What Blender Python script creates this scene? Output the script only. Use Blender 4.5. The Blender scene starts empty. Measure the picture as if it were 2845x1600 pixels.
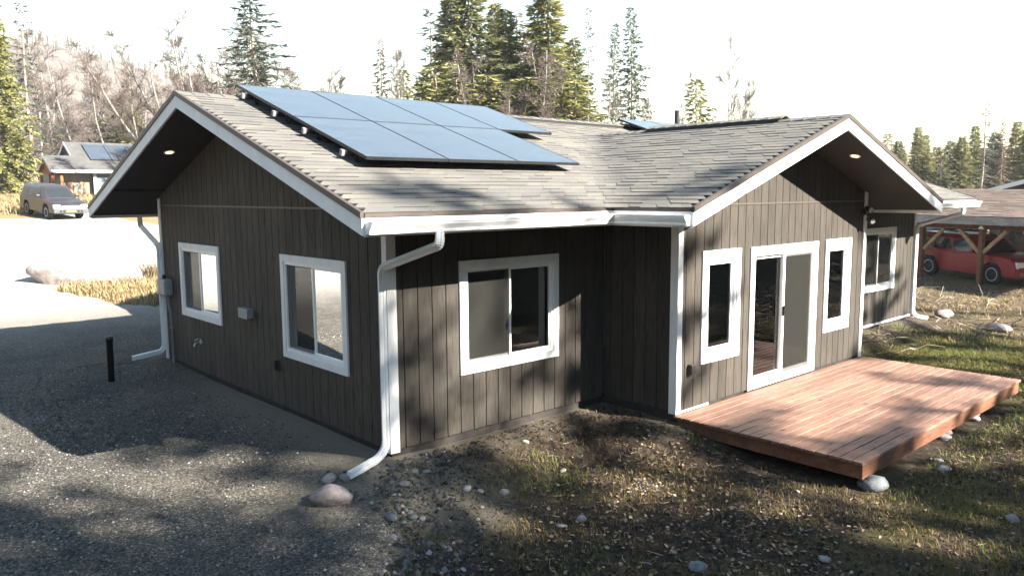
import bpy, math, random
import numpy as np
from mathutils import Vector, Matrix

scene = bpy.context.scene
col = scene.collection
rng = np.random.default_rng(7)
rnd = random.Random(11)

# ------------------------------------------------------------------ camera
R_ = np.array((0.74138, -0.67106, -0.0066)); F_YAW, F_PITCH, F_ROLL = 0.7357, -0.1197, -0.0066
def cam_axes(yaw, pitch, roll):
    f = np.array((math.sin(yaw)*math.cos(pitch), math.cos(yaw)*math.cos(pitch), math.sin(pitch)))
    r = np.array((math.cos(yaw), -math.sin(yaw), 0.0)); u = np.cross(r, f)
    r2 = r*math.cos(roll) + u*math.sin(roll)
    return r2, np.cross(r2, f), f
cr, cu, cf = cam_axes(F_YAW, F_PITCH, F_ROLL)
CAM = Vector((-4.7933, -7.3635, 2.9086))
cam_data = bpy.data.cameras.new('camera'); cam_data.sensor_width = 36; cam_data.lens = 27.59
cam_data.clip_start = 0.05; cam_data.clip_end = 5000
cam = bpy.data.objects.new('camera', cam_data); col.objects.link(cam)
cam.matrix_world = Matrix(((cr[0], cu[0], -cf[0], CAM[0]), (cr[1], cu[1], -cf[1], CAM[1]), (cr[2], cu[2], -cf[2], CAM[2]), (0, 0, 0, 1)))
scene.camera = cam

# ------------------------------------------------------------------ sky, sun, exposure
SUN_TO = Vector((0.367, -1.0, 0.66)).normalized()          # direction from the ground towards the sun
SUN_EL = math.asin(SUN_TO.z); SUN_AZ = math.atan2(SUN_TO.x, SUN_TO.y)
world = bpy.data.worlds.new('World'); scene.world = world; world.use_nodes = True
wn = world.node_tree; wn.nodes.clear()
sky = wn.nodes.new('ShaderNodeTexSky'); sky.sky_type = 'NISHITA'; sky.sun_disc = False
sky.sun_elevation = SUN_EL; sky.sun_rotation = SUN_AZ
sky.altitude = 50; sky.air_density = 1.7; sky.dust_density = 0.0; sky.ozone_density = 1.0
bg = wn.nodes.new('ShaderNodeBackground'); bg.inputs['Strength'].default_value = 0.05
wo = wn.nodes.new('ShaderNodeOutputWorld')
wn.links.new(sky.outputs[0], bg.inputs['Color']); wn.links.new(bg.outputs[0], wo.inputs['Surface'])
sun_d = bpy.data.lights.new('sun', 'SUN'); sun_d.energy = 5.0; sun_d.angle = math.radians(0.53); sun_d.color = (1.0, 0.93, 0.82)
sun = bpy.data.objects.new('sun', sun_d); col.objects.link(sun); sun.location = (10, -40, 30)
sun.rotation_euler = (-SUN_TO).to_track_quat('-Z', 'Y').to_euler()
scene.view_settings.view_transform = 'Standard'; scene.view_settings.look = 'None'
scene.view_settings.gamma = 1.0; scene.view_settings.use_curve_mapping = False
scene.view_settings.exposure = 2.55
scene.cycles.max_bounces = 8; scene.cycles.transparent_max_bounces = 16

# ------------------------------------------------------------------ helpers
def setp(o, label=None, cat=None, group=None, kind=None):
    if label: o['label'] = label
    if cat: o['category'] = cat
    if group: o['group'] = group
    if kind: o['kind'] = kind
    return o
def empty(name, loc, label, cat, group=None):
    o = bpy.data.objects.new(name, None); col.objects.link(o); o.location = loc; o.empty_display_size = 0.2
    return setp(o, label, cat, group)
def link(name, me, parent=None, loc=None):
    o = bpy.data.objects.new(name, me); col.objects.link(o)
    if parent is not None: o.parent = parent
    if loc is not None: o.location = loc
    return o
def mesh_np(name, V, faces_list, mat=None, smooth=False):
    """faces_list: list of (n,3) or (n,4) int arrays"""
    V = np.asarray(V, np.float32); me = bpy.data.meshes.new(name)
    me.vertices.add(len(V)); me.vertices.foreach_set('co', V.ravel())
    li = np.concatenate([np.asarray(f, np.int32).ravel() for f in faces_list])
    cnt = np.concatenate([np.full(len(f), np.asarray(f).shape[1], np.int32) for f in faces_list])
    me.loops.add(len(li)); me.loops.foreach_set('vertex_index', li)
    me.polygons.add(len(cnt)); st = np.concatenate(([0], np.cumsum(cnt)[:-1])).astype(np.int32)
    me.polygons.foreach_set('loop_start', st)
    try: me.polygons.foreach_set('loop_total', cnt)
    except Exception: pass
    if smooth: me.polygons.foreach_set('use_smooth', np.ones(len(cnt), bool))
    me.update(calc_edges=True); me.validate()
    if mat: me.materials.append(mat)
    return me
class MB:
    """collects shapes and links them as ONE mesh object"""
    def __init__(self): self.v = []; self.f = []
    def add(self, vs, fs):
        o = len(self.v); self.v += [tuple(p) for p in vs]; self.f += [tuple(o+i for i in q) for q in fs]; return self
    def box(self, x0, x1, y0, y1, z0, z1, T=None):
        vs = [(x, y, z) for z in (z0, z1) for y in (y0, y1) for x in (x0, x1)]
        if T: vs = [T(*p) for p in vs]
        return self.add(vs, [(0, 2, 3, 1), (4, 5, 7, 6), (0, 1, 5, 4), (2, 6, 7, 3), (0, 4, 6, 2), (1, 3, 7, 5)])
    def prism(self, poly, a, b, f):
        """poly of 2-D points, f(p, q, t) -> xyz, extruded from t=a to t=b"""
        n = len(poly); vs = [f(p[0], p[1], a) for p in poly] + [f(p[0], p[1], b) for p in poly]
        return self.add(vs, [tuple(range(n))[::-1], tuple(range(n, 2*n))] + [(i, (i+1) % n, n+(i+1) % n, n+i) for i in range(n)])
    def sweep(self, path, prof, up=(0, 0, 1), closed_prof=True):
        """profile of (a, b) swept along a polyline; a along side vector, b along the second one"""
        P = [Vector(p) for p in path]; n = len(P); k = len(prof); vs = []; up = Vector(up)
        for i in range(n):
            if i == 0: t = (P[1]-P[0]).normalized(); sc = 1
            elif i == n-1: t = (P[-1]-P[-2]).normalized(); sc = 1
            else:
                a = (P[i]-P[i-1]).normalized(); b = (P[i+1]-P[i]).normalized(); t = (a+b).normalized(); sc = 1/max(0.5, a.dot(t))
            s = t.cross(up)
            if s.length < 1e-4: s = Vector((1, 0, 0))
            s.normalize(); w = s.cross(t).normalized()
            vs += [tuple(P[i] + s*p[0]*sc + w*p[1]) for p in prof]
        fs = [(i*k+j, i*k+(j+1) % k, (i+1)*k+(j+1) % k, (i+1)*k+j) for i in range(n-1) for j in range(k)]
        fs += [tuple(range(k))[::-1], tuple((n-1)*k+j for j in range(k))]
        return self.add(vs, fs)
    def tube(self, path, r, sides=8, up=(0, 0, 1)):
        rr = r if isinstance(r, (list, tuple)) else [r]*len(path)
        P = [Vector(p) for p in path]; n = len(P); vs = []; up = Vector(up)
        for i in range(n):
            t = (P[min(i+1, n-1)]-P[max(i-1, 0)]).normalized(); s = t.cross(up)
            if s.length < 1e-3: s = t.cross(Vector((1, 0.1, 0)))
            s.normalize(); w = s.cross(t)
            vs += [tuple(P[i] + (s*math.cos(2*math.pi*j/sides) + w*math.sin(2*math.pi*j/sides))*rr[i]) for j in range(sides)]
        fs = [(i*sides+j, i*sides+(j+1) % sides, (i+1)*sides+(j+1) % sides, (i+1)*sides+j) for i in range(n-1) for j in range(sides)]
        fs += [tuple(range(sides))[::-1], tuple((n-1)*sides+j for j in range(sides))]
        return self.add(vs, fs)
    def lathe(self, prof, c, axis, sides=20):
        """prof of (radius, along-axis)"""
        ax = Vector(axis).normalized(); s = ax.orthogonal().normalized(); w = ax.cross(s); c = Vector(c); n = len(prof); vs = []
        for r, h in prof:
            vs += [tuple(c + ax*h + (s*math.cos(2*math.pi*j/sides) + w*math.sin(2*math.pi*j/sides))*r) for j in range(sides)]
        fs = [(i*sides+j, i*sides+(j+1) % sides, (i+1)*sides+(j+1) % sides, (i+1)*sides+j) for i in range(n-1) for j in range(sides)]
        fs += [tuple(range(sides))[::-1], tuple((n-1)*sides+j for j in range(sides))]
        return self.add(vs, fs)
    def mesh(self, name, mat, smooth=False):
        me = bpy.data.meshes.new(name); me.from_pydata(self.v, [], self.f); me.materials.append(mat)
        if smooth: me.polygons.foreach_set('use_smooth', [True]*len(me.polygons))
        me.update(); return me
    def build(self, name, mat, parent=None, smooth=False, bevel=0, loc=None):
        o = link(name, self.mesh(name, mat, smooth), parent, loc)
        if bevel:
            b = o.modifiers.new('bevel', 'BEVEL'); b.width = bevel; b.segments = 2; b.limit_method = 'ANGLE'
        return o
def sst(a, b, x):
    t = np.clip((x-a)/(b-a), 0, 1); return t*t*(3-2*t)
def vnoise(x, y, seed=0):
    x = np.asarray(x, float); y = np.asarray(y, float)
    xi = np.floor(x).astype(np.int64); yi = np.floor(y).astype(np.int64); fx = x-xi; fy = y-yi
    fx = fx*fx*(3-2*fx); fy = fy*fy*(3-2*fy)
    def h(i, j):
        n = (i*374761393 + j*668265263 + seed*974711) & 0x7fffffff
        n = ((n ^ (n >> 13))*1274126177) & 0x7fffffff
        return ((n ^ (n >> 16)) & 0xffff)/65535.0
    return (h(xi, yi)*(1-fx)+h(xi+1, yi)*fx)*(1-fy)+(h(xi, yi+1)*(1-fx)+h(xi+1, yi+1)*fx)*fy
def fbm(x, y, s, oct=4, seed=0):
    a = 0; w = 1; t = 0
    for i in range(oct):
        a = a+w*vnoise(np.asarray(x)*s+17.3*i, np.asarray(y)*s-9.1*i, seed+i); t += w; w *= 0.5; s *= 2.03
    return a/t

# ------------------------------------------------------------------ materials
def node(nt, t, **kw):
    n = nt.nodes.new(t)
    for k, v in kw.items():
        if k in n.inputs: n.inputs[k].default_value = v
        else: setattr(n, k, v)
    return n
def ramp(nt, stops, interp='LINEAR'):
    r = nt.nodes.new('ShaderNodeValToRGB'); r.color_ramp.interpolation = interp
    e = r.color_ramp.elements
    while len(e) < len(stops): e.new(0.5)
    for i, (p, c) in enumerate(stops):
        e[i].position = p; e[i].color = (c[0], c[1], c[2], 1) if len(c) == 3 else c
    return r
def base_mat(name, rough=0.7, spec=0.3, metal=0.0):
    m = bpy.data.materials.new(name); m.use_nodes = True; nt = m.node_tree; b = nt.nodes['Principled BSDF']
    b.inputs['Roughness'].default_value = rough; b.inputs['Specular IOR Level'].default_value = spec; b.inputs['Metallic'].default_value = metal
    return m, nt, b
def coords(nt, stretch=(1, 1, 1), kind='Object'):
    tc = nt.nodes.new('ShaderNodeTexCoord'); mp = nt.nodes.new('ShaderNodeMapping'); mp.inputs['Scale'].default_value = stretch
    nt.links.new(tc.outputs[kind], mp.inputs['Vector']); return mp.outputs[0]
def noise(nt, co, scale, detail=4, rough=0.55, dist=0.0):
    n = node(nt, 'ShaderNodeTexNoise', Scale=scale, Detail=detail, Roughness=rough, Distortion=dist); nt.links.new(co, n.inputs['Vector']); return n.outputs['Fac']
def bump(nt, b, h, strength=0.3, dist=0.01, prev=None):
    n = node(nt, 'ShaderNodeBump', Strength=strength, Distance=dist); nt.links.new(h, n.inputs['Height'])
    nt.links.new(n.outputs[0], b.inputs['Normal']); return n
def mix(nt, fac, a, b_, mode='MIX'):
    n = nt.nodes.new('ShaderNodeMix'); n.data_type = 'RGBA'; n.blend_type = mode
    for sock, val in ((n.inputs[0], fac), (n.inputs[6], a), (n.inputs[7], b_)):
        if hasattr(val, 'is_output'): nt.links.new(val, sock)
        elif isinstance(val, (int, float)): sock.default_value = val
        else: sock.default_value = (val[0], val[1], val[2], 1)
    return n.outputs[2]
def simple(name, c, rough=0.6, var=0.12, scale=4, spec=0.3, metal=0, bs=0, bscale=60, stretch=(1, 1, 1)):
    m, nt, b = base_mat(name, rough, spec, metal); co = coords(nt, stretch)
    f = noise(nt, co, scale)
    r = ramp(nt, [(0.3, [x*(1-var) for x in c]), (0.7, [min(1, x*(1+var)) for x in c])]); nt.links.new(f, r.inputs[0])
    nt.links.new(r.outputs[0], b.inputs['Base Color'])
    if bs: bump(nt, b, noise(nt, co, bscale), bs, 0.01)
    return m
def objrand(nt):
    """a random number per object and per piece of a joined mesh"""
    oi = nt.nodes.new('ShaderNodeObjectInfo'); ge = nt.nodes.new('ShaderNodeNewGeometry')
    ad = node(nt, 'ShaderNodeMath', operation='ADD'); fr = node(nt, 'ShaderNodeMath', operation='FRACT')
    nt.links.new(oi.outputs['Random'], ad.inputs[0]); nt.links.new(ge.outputs['Random Per Island'], ad.inputs[1]); nt.links.new(ad.outputs[0], fr.inputs[0])
    return fr.outputs[0]

def make_siding(name, c, k=1.0):
    m, nt, b = base_mat(name, 0.72, 0.25)
    co = coords(nt, (1, 1, 0.06)); g = noise(nt, co, 55, 5, 0.65, 0.6)
    r = ramp(nt, [(0.32, [x*(1-.55*k) for x in c]), (0.5, c), (0.75, [x*(1+.22*k) for x in c])]); nt.links.new(g, r.inputs[0])
    big = noise(nt, coords(nt, (1, 1, 0.5)), 1.6, 3); r2 = ramp(nt, [(0.3, (0.78, 0.78, 0.8)), (0.7, (1.15, 1.12, 1.08))]); nt.links.new(big, r2.inputs[0])
    c1 = mix(nt, 1.0, r.outputs[0], r2.outputs[0], 'MULTIPLY')
    rr = ramp(nt, [(0, (0.86, 0.86, 0.86)), (1, (1.12, 1.12, 1.12))]); nt.links.new(objrand(nt), rr.inputs[0])
    nt.links.new(mix(nt, 1.0, c1, rr.outputs[0], 'MULTIPLY'), b.inputs['Base Color'])
    bump(nt, b, g, 0.55, 0.006); return m
M_SIDE = make_siding('dark_brown_siding_paint', (0.053, 0.0465, 0.0395))
M_SIDEG = make_siding('rough_brown_siding_paint', (0.068, 0.058, 0.0475), 1.5)
M_SOFFIT = make_siding('soffit_paint', (0.034, 0.026, 0.023))
M_WHITE = simple('white_paint', (0.80, 0.80, 0.79), 0.5, 0.05, 3, 0.35, bs=0.05, bscale=40)
M_TRIM = simple('white_trim_wood', (0.76, 0.76, 0.75), 0.55, 0.07, 6, 0.3, bs=0.15, bscale=25, stretch=(1, 1, 0.3))
M_VINYL = simple('white_vinyl', (0.82, 0.82, 0.81), 0.35, 0.02, 2, 0.4)
M_GUTTER = simple('white_gutter_enamel', (0.80, 0.80, 0.80), 0.28, 0.05, 5, 0.5)
M_DRIP = simple('brown_drip_metal', (0.060, 0.048, 0.042), 0.45, 0.15, 8, 0.4)
M_BLACK = simple('black_plastic', (0.018, 0.018, 0.019), 0.42, 0.25, 15, 0.4)
M_GREYBOX = simple('grey_painted_box', (0.27, 0.285, 0.29), 0.5, 0.1, 12, 0.4)
M_GREYCOND = simple('grey_conduit', (0.21, 0.21, 0.22), 0.5, 0.1, 12, 0.4)
M_METAL = simple('dull_metal', (0.55, 0.55, 0.55), 0.35, 0.1, 20, 0.5, metal=0.9)
M_ALU = simple('mill_aluminium', (0.65, 0.66, 0.67), 0.38, 0.08, 12, 0.5, metal=0.7)
M_CONC = simple('grey_concrete', (0.24, 0.23, 0.215), 0.85, 0.2, 6, 0.2, bs=0.3, bscale=60)
M_FOUND = simple('dark_foundation_coating', (0.035, 0.030, 0.028), 0.85, 0.3, 6, 0.2, bs=0.3, bscale=30)
M_INT = simple('interior_wall_paint', (0.62, 0.60, 0.52), 0.8, 0.03, 2, 0.2)
M_FLOORW = simple('interior_wood_floor', (0.16, 0.075, 0.045), 0.4, 0.3, 8, 0.4, stretch=(0.3, 4, 1))

def make_shingle(name, c, lo=0.72, hi=1.25):
    m, nt, b = base_mat(name, 0.9, 0.12); co = coords(nt)
    g = noise(nt, co, 220, 3, 0.7); r = ramp(nt, [(0.3, [x*0.55 for x in c]), (0.5, c), (0.72, [x*1.5 for x in c])]); nt.links.new(g, r.inputs[0])
    rr = ramp(nt, [(0, [lo*x for x in (0.97, 0.98, 1.03)]), (0.6, (1, 1, 1)), (1, [hi*x for x in (1.0, 0.98, 0.94)])]); nt.links.new(objrand(nt), rr.inputs[0])
    big = noise(nt, co, 1.1, 4); rb = ramp(nt, [(0.3, (0.85, 0.86, 0.88)), (0.7, (1.12, 1.1, 1.06))]); nt.links.new(big, rb.inputs[0])
    c1 = mix(nt, 1.0, r.outputs[0], rr.outputs[0], 'MULTIPLY'); nt.links.new(mix(nt, 1.0, c1, rb.outputs[0], 'MULTIPLY'), b.inputs['Base Color'])
    bump(nt, b, g, 0.6, 0.004); return m
M_SHINGLE = make_shingle('weathered_grey_shingle', (0.128, 0.123, 0.114), 0.88, 1.12)
M_SHINGLE_B = make_shingle('brown_shingle', (0.15, 0.115, 0.097), 0.85, 1.15)
M_SHINGLE_N = make_shingle('pale_grey_shingle', (0.085, 0.084, 0.082), 0.9, 1.1)

def make_deckwood(name, c, ax=(0.12, 1, 1)):
    m, nt, b = base_mat(name, 0.62, 0.3)
    oi = nt.nodes.new('ShaderNodeObjectInfo'); co0 = coords(nt, ax)
    va = nt.nodes.new('ShaderNodeVectorMath'); va.operation = 'ADD'; nt.links.new(co0, va.inputs[0])
    vm = nt.nodes.new('ShaderNodeVectorMath'); vm.operation = 'SCALE'; vm.inputs[0].default_value = (37, 11, 5); nt.links.new(oi.outputs['Random'], vm.inputs['Scale']); nt.links.new(vm.outputs[0], va.inputs[1])
    co = va.outputs[0]
    g = noise(nt, co, 38, 5, 0.6, 0.8); r = ramp(nt, [(0.3, [c[0]*0.62, c[1]*0.55, c[2]*0.55]), (0.52, c), (0.75, [c[0]*1.25, c[1]*1.3, c[2]*1.35])]); nt.links.new(g, r.inputs[0])
    bl = noise(nt, co, 5, 4); rb = ramp(nt, [(0.3, (0.72, 0.68, 0.72)), (0.65, (1.12, 1.1, 1.08))]); nt.links.new(bl, rb.inputs[0])
    rr = ramp(nt, [(0, (0.86, 0.84, 0.84)), (1, (1.10, 1.10, 1.09))]); nt.links.new(oi.outputs['Random'], rr.inputs[0])
    vk = node(nt, 'ShaderNodeTexVoronoi', Scale=2.6); vs_ = nt.nodes.new('ShaderNodeVectorMath'); vs_.operation = 'MULTIPLY'; vs_.inputs[1].default_value = [1/a_ if a_ < 1 else 1 for a_ in ax]; vs_.inputs[1].default_value = [q*0.45 if q > 1 else 1 for q in vs_.inputs[1].default_value]
    nt.links.new(co, vs_.inputs[0]); nt.links.new(vs_.outputs[0], vk.inputs['Vector']); kr = ramp(nt, [(0.03, (0.35, 0.28, 0.25)), (0.09, (1, 1, 1))]); nt.links.new(vk.outputs['Distance'], kr.inputs[0])
    c1 = mix(nt, 1.0, r.outputs[0], rb.outputs[0], 'MULTIPLY'); c1 = mix(nt, 1.0, c1, kr.outputs[0], 'MULTIPLY'); nt.links.new(mix(nt, 1.0, c1, rr.outputs[0], 'MULTIPLY'), b.inputs['Base Color'])
    bump(nt, b, g, 0.35, 0.004); return m
M_DECK = make_deckwood('red_cedar_deck_wood', (0.21, 0.124, 0.090))
M_DECKRIM = make_deckwood('red_cedar_rim_wood', (0.20, 0.095, 0.055))
M_POST = make_deckwood('brown_timber', (0.17, 0.085, 0.045), (1, 1, 0.12))
M_ORANGE = make_deckwood('orange_stained_timber', (0.36, 0.115, 0.03), (1, 1, 0.12))
M_GREYBEAM = make_deckwood('weathered_grey_beam', (0.33, 0.32, 0.31), (1, 0.12, 1))
M_TANWOOD = make_deckwood('tan_plywood', (0.42, 0.28, 0.16), (1, 1, 0.2))

def make_glass(name, tint=(0.86, 0.9, 0.88), ior=1.6):
    m = bpy.data.materials.new(name); m.use_nodes = True; nt = m.node_tree; nt.nodes.clear()
    out = nt.nodes.new('ShaderNodeOutputMaterial'); mx = nt.nodes.new('ShaderNodeMixShader'); fr = node(nt, 'ShaderNodeFresnel', IOR=ior)
    tr = node(nt, 'ShaderNodeBsdfTransparent', Color=(*tint, 1)); gl = node(nt, 'ShaderNodeBsdfGlossy', Roughness=0.0, Color=(1, 1, 1, 1))
    co = coords(nt); bn = node(nt, 'ShaderNodeBump', Strength=0.02, Distance=0.02); nt.links.new(noise(nt, co, 1.7, 2), bn.inputs['Height'])
    nt.links.new(bn.outputs[0], gl.inputs['Normal'])
    nt.links.new(fr.outputs[0], mx.inputs[0]); nt.links.new(tr.outputs[0], mx.inputs[1]); nt.links.new(gl.outputs[0], mx.inputs[2]); nt.links.new(mx.outputs[0], out.inputs[0]); return m
M_GLASS = make_glass('window_glass', ior=2.1)
M_CARGLASS = make_glass('car_glass', (0.25, 0.28, 0.28), 1.6)
def make_screen():
    m = bpy.data.materials.new('insect_screen_mesh'); m.use_nodes = True; nt = m.node_tree; nt.nodes.clear()
    out = nt.nodes.new('ShaderNodeOutputMaterial'); mx = nt.nodes.new('ShaderNodeMixShader'); mx.inputs[0].default_value = 0.42
    tr = node(nt, 'ShaderNodeBsdfTransparent', Color=(1, 1, 1, 1)); df = node(nt, 'ShaderNodeBsdfDiffuse', Color=(0.036, 0.036, 0.033, 1))
    nt.links.new(tr.outputs[0], mx.inputs[1]); nt.links.new(df.outputs[0], mx.inputs[2]); nt.links.new(mx.outputs[0], out.inputs[0]); return m
M_SCREEN = make_screen()
def make_solar():
    m, nt, b = base_mat('solar_cell_glass', 0.06, 0.5); b.inputs['IOR'].default_value = 2.5
    co = coords(nt)
    br = node(nt, 'ShaderNodeTexBrick', Scale=1.0); br.offset = 0.0
    br.inputs['Color1'].default_value = (0.033, 0.044, 0.057, 1); br.inputs['Color2'].default_value = (0.036, 0.047, 0.060, 1); br.inputs['Mortar'].default_value = (0.05, 0.057, 0.068, 1)
    br.inputs['Mortar Size'].default_value = 0.0025; br.inputs['Brick Width'].default_value = 0.185; br.inputs['Row Height'].default_value = 0.178
    nt.links.new(co, br.inputs['Vector'])
    n = noise(nt, coords(nt, (0.5, 2, 2)), 2.2, 5, 0.6); rr = ramp(nt, [(0.35, (0, 0, 0)), (0.8, (0.035, 0.037, 0.04))]); nt.links.new(n, rr.inputs[0])  # grey-blue base and pale blotches put sky reflection into the colour
    nt.links.new(mix(nt, 1.0, br.outputs[0], rr.outputs[0], 'ADD'), b.inputs['Base Color'])
    r2 = ramp(nt, [(0.3, (0.04, 0.04, 0.04)), (0.75, (0.14, 0.14, 0.14))]); nt.links.new(n, r2.inputs[0]); nt.links.new(r2.outputs[0], b.inputs['Roughness']); return m
M_SOLAR = make_solar()
def make_emit(name, c, s):
    m = bpy.data.materials.new(name); m.use_nodes = True; nt = m.node_tree; nt.nodes.clear()
    out = nt.nodes.new('ShaderNodeOutputMaterial'); e = node(nt, 'ShaderNodeEmission', Color=(*c, 1), Strength=s); nt.links.new(e.outputs[0], out.inputs[0]); return m
M_LAMP = make_emit('warm_lamp_lens', (1.0, 0.62, 0.30), 0.55)

def make_soil():
    m, nt, b = base_mat('yard_soil_and_moss', 0.95, 0.1); co = coords(nt)
    n1 = noise(nt, co, 0.55, 6, 0.62); n2 = noise(nt, co, 9, 6, 0.68); n3 = noise(nt, co, 60, 4, 0.7)
    soil = ramp(nt, [(0.3, (0.018, 0.014, 0.012)), (0.5, (0.042, 0.032, 0.025)), (0.68, (0.10, 0.076, 0.052))]); nt.links.new(n2, soil.inputs[0])
    grass = ramp(nt, [(0.3, (0.030, 0.030, 0.011)), (0.5, (0.066, 0.063, 0.019)), (0.7, (0.145, 0.122, 0.044))]); nt.links.new(n3, grass.inputs[0])
    at = nt.nodes.new('ShaderNodeAttribute'); at.attribute_name = 'cover'
    sep = nt.nodes.new('ShaderNodeSeparateColor'); nt.links.new(at.outputs['Color'], sep.inputs[0])
    md = node(nt, 'ShaderNodeMath', operation='MULTIPLY_ADD'); nt.links.new(n1, md.inputs[0]); md.inputs[1].default_value = 1.6; md.inputs[2].default_value = -0.8
    ad = node(nt, 'ShaderNodeMath', operation='ADD', use_clamp=True); nt.links.new(md.outputs[0], ad.inputs[0]); nt.links.new(sep.outputs[0], ad.inputs[1])
    fac = ramp(nt, [(0.3, (0, 0, 0)), (0.62, (1, 1, 1))]); nt.links.new(ad.outputs[0], fac.inputs[0])
    c1 = mix(nt, fac.outputs[0], soil.outputs[0], grass.outputs[0])
    straw = ramp(nt, [(0.3, (0.14, 0.10, 0.055)), (0.6, (0.30, 0.225, 0.12))]); nt.links.new(n3, straw.inputs[0])
    c2 = mix(nt, sep.outputs[1], c1, straw.outputs[0])
    sand = ramp(nt, [(0.3, (0.09, 0.082, 0.066)), (0.65, (0.20, 0.18, 0.142))]); nt.links.new(n3, sand.inputs[0])
    c3 = mix(nt, sep.outputs[2], c2, sand.outputs[0])
    nt.links.new(c3, b.inputs['Base Color'])
    ad2 = node(nt, 'ShaderNodeMath', operation='ADD'); nt.links.new(n2, ad2.inputs[0]); nt.links.new(n3, ad2.inputs[1]); bump(nt, b, ad2.outputs[0], 0.9, 0.03); return m
M_SOIL = make_soil()
def make_gravel():
    m, nt, b = base_mat('grey_gravel', 0.9, 0.2); co = coords(nt)
    vo = node(nt, 'ShaderNodeTexVoronoi', Scale=64.0); nt.links.new(co, vo.inputs['Vector'])
    sp = nt.nodes.new('ShaderNodeSeparateColor'); nt.links.new(vo.outputs['Color'], sp.inputs[0])
    r = ramp(nt, [(0.0, (0.026, 0.026, 0.027)), (0.45, (0.070, 0.065, 0.058)), (0.85, (0.130, 0.117, 0.098)), (1.0, (0.27, 0.255, 0.225))]); nt.links.new(sp.outputs[0], r.inputs[0])
    n1 = noise(nt, co, 0.5, 5, 0.6); rb = ramp(nt, [(0.3, (0.5, 0.52, 0.56)), (0.7, (1.12, 1.07, 0.98))]); nt.links.new(n1, rb.inputs[0])
    c1 = mix(nt, 1.0, r.outputs[0], rb.outputs[0], 'MULTIPLY')
    at = nt.nodes.new('ShaderNodeAttribute'); at.attribute_name = 'cover'; sep = nt.nodes.new('ShaderNodeSeparateColor'); nt.links.new(at.outputs['Color'], sep.inputs[0])
    n3 = noise(nt, co, 90, 4, 0.7); fine = ramp(nt, [(0.3, (0.085, 0.076, 0.062)), (0.7, (0.175, 0.155, 0.122))]); nt.links.new(n3, fine.inputs[0])
    c2 = mix(nt, sep.outputs[2], c1, fine.outputs[0])
    far_pale = ramp(nt, [(0.3, (0.30, 0.285, 0.255)), (0.7, (0.42, 0.40, 0.36))]); nt.links.new(n3, far_pale.inputs[0])  # paler gravel tone, mixed in towards the far drive
    nt.links.new(mix(nt, sep.outputs[0], c2, far_pale.outputs[0]), b.inputs['Base Color'])
    bump(nt, b, vo.outputs['Distance'], -0.8, 0.02); return m
M_GRAVEL = make_gravel()
def make_rock(name, c):
    m, nt, b = base_mat(name, 0.85, 0.25); co = coords(nt); n1 = noise(nt, co, 6, 6, 0.65); n2 = noise(nt, co, 60, 4, 0.7)
    r = ramp(nt, [(0.3, [x*0.6 for x in c]), (0.5, c), (0.72, [x*1.35 for x in c])]); nt.links.new(n1, r.inputs[0])
    r2 = ramp(nt, [(0.35, (0.75, 0.75, 0.75)), (0.65, (1.15, 1.15, 1.15))]); nt.links.new(n2, r2.inputs[0])
    nt.links.new(mix(nt, 1.0, r.outputs[0], r2.outputs[0], 'MULTIPLY'), b.inputs['Base Color']); bump(nt, b, n1, 0.5, 0.03); return m
M_ROCK = make_rock('grey_rock', (0.23, 0.215, 0.21)); M_ROCKP = make_rock('pinkish_boulder_rock', (0.27, 0.235, 0.225)); M_ROCKL = make_rock('pale_rock', (0.33, 0.315, 0.29)); M_ROCKD = make_rock('blue_grey_rock', (0.15, 0.16, 0.17))
def make_varied(name, stops, rough=0.85, trans=0.0):
    m, nt, b = base_mat(name, rough, 0.15); r = ramp(nt, stops); nt.links.new(objrand(nt), r.inputs[0]); nt.links.new(r.outputs[0], b.inputs['Base Color'])
    return m
M_STONES = make_varied('loose_gravel_stones', [(0, (0.028, 0.029, 0.032)), (0.5, (0.068, 0.066, 0.063)), (0.92, (0.14, 0.132, 0.12)), (1, (0.34, 0.33, 0.31))])
M_LEAF = make_varied('fallen_birch_leaves', [(0, (0.08, 0.045, 0.028)), (0.4, (0.17, 0.115, 0.078)), (0.85, (0.25, 0.185, 0.13)), (1, (0.35, 0.30, 0.25))])
M_LITTER = make_varied('dark_leaf_litter', [(0, (0.012, 0.009, 0.007)), (0.5, (0.04, 0.027, 0.018)), (0.85, (0.09, 0.06, 0.04)), (1, (0.16, 0.115, 0.08))])
M_GRASS = make_varied('mixed_short_grass', [(0, (0.045, 0.048, 0.014)), (0.4, (0.10, 0.090, 0.03)), (0.7, (0.20, 0.148, 0.056)), (1, (0.27, 0.20, 0.095))])
M_GRASSG = make_varied('fresh_green_grass', [(0, (0.06, 0.085, 0.016)), (0.6, (0.11, 0.15, 0.03)), (1, (0.21, 0.21, 0.06))])
M_STRAW = make_varied('dry_straw_grass', [(0, (0.15, 0.11, 0.055)), (0.6, (0.27, 0.205, 0.105)), (1, (0.38, 0.31, 0.19))])
M_TWIG = make_varied('dead_twigs', [(0, (0.10, 0.075, 0.055)), (0.6, (0.25, 0.20, 0.15)), (1, (0.46, 0.41, 0.35))])
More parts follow.
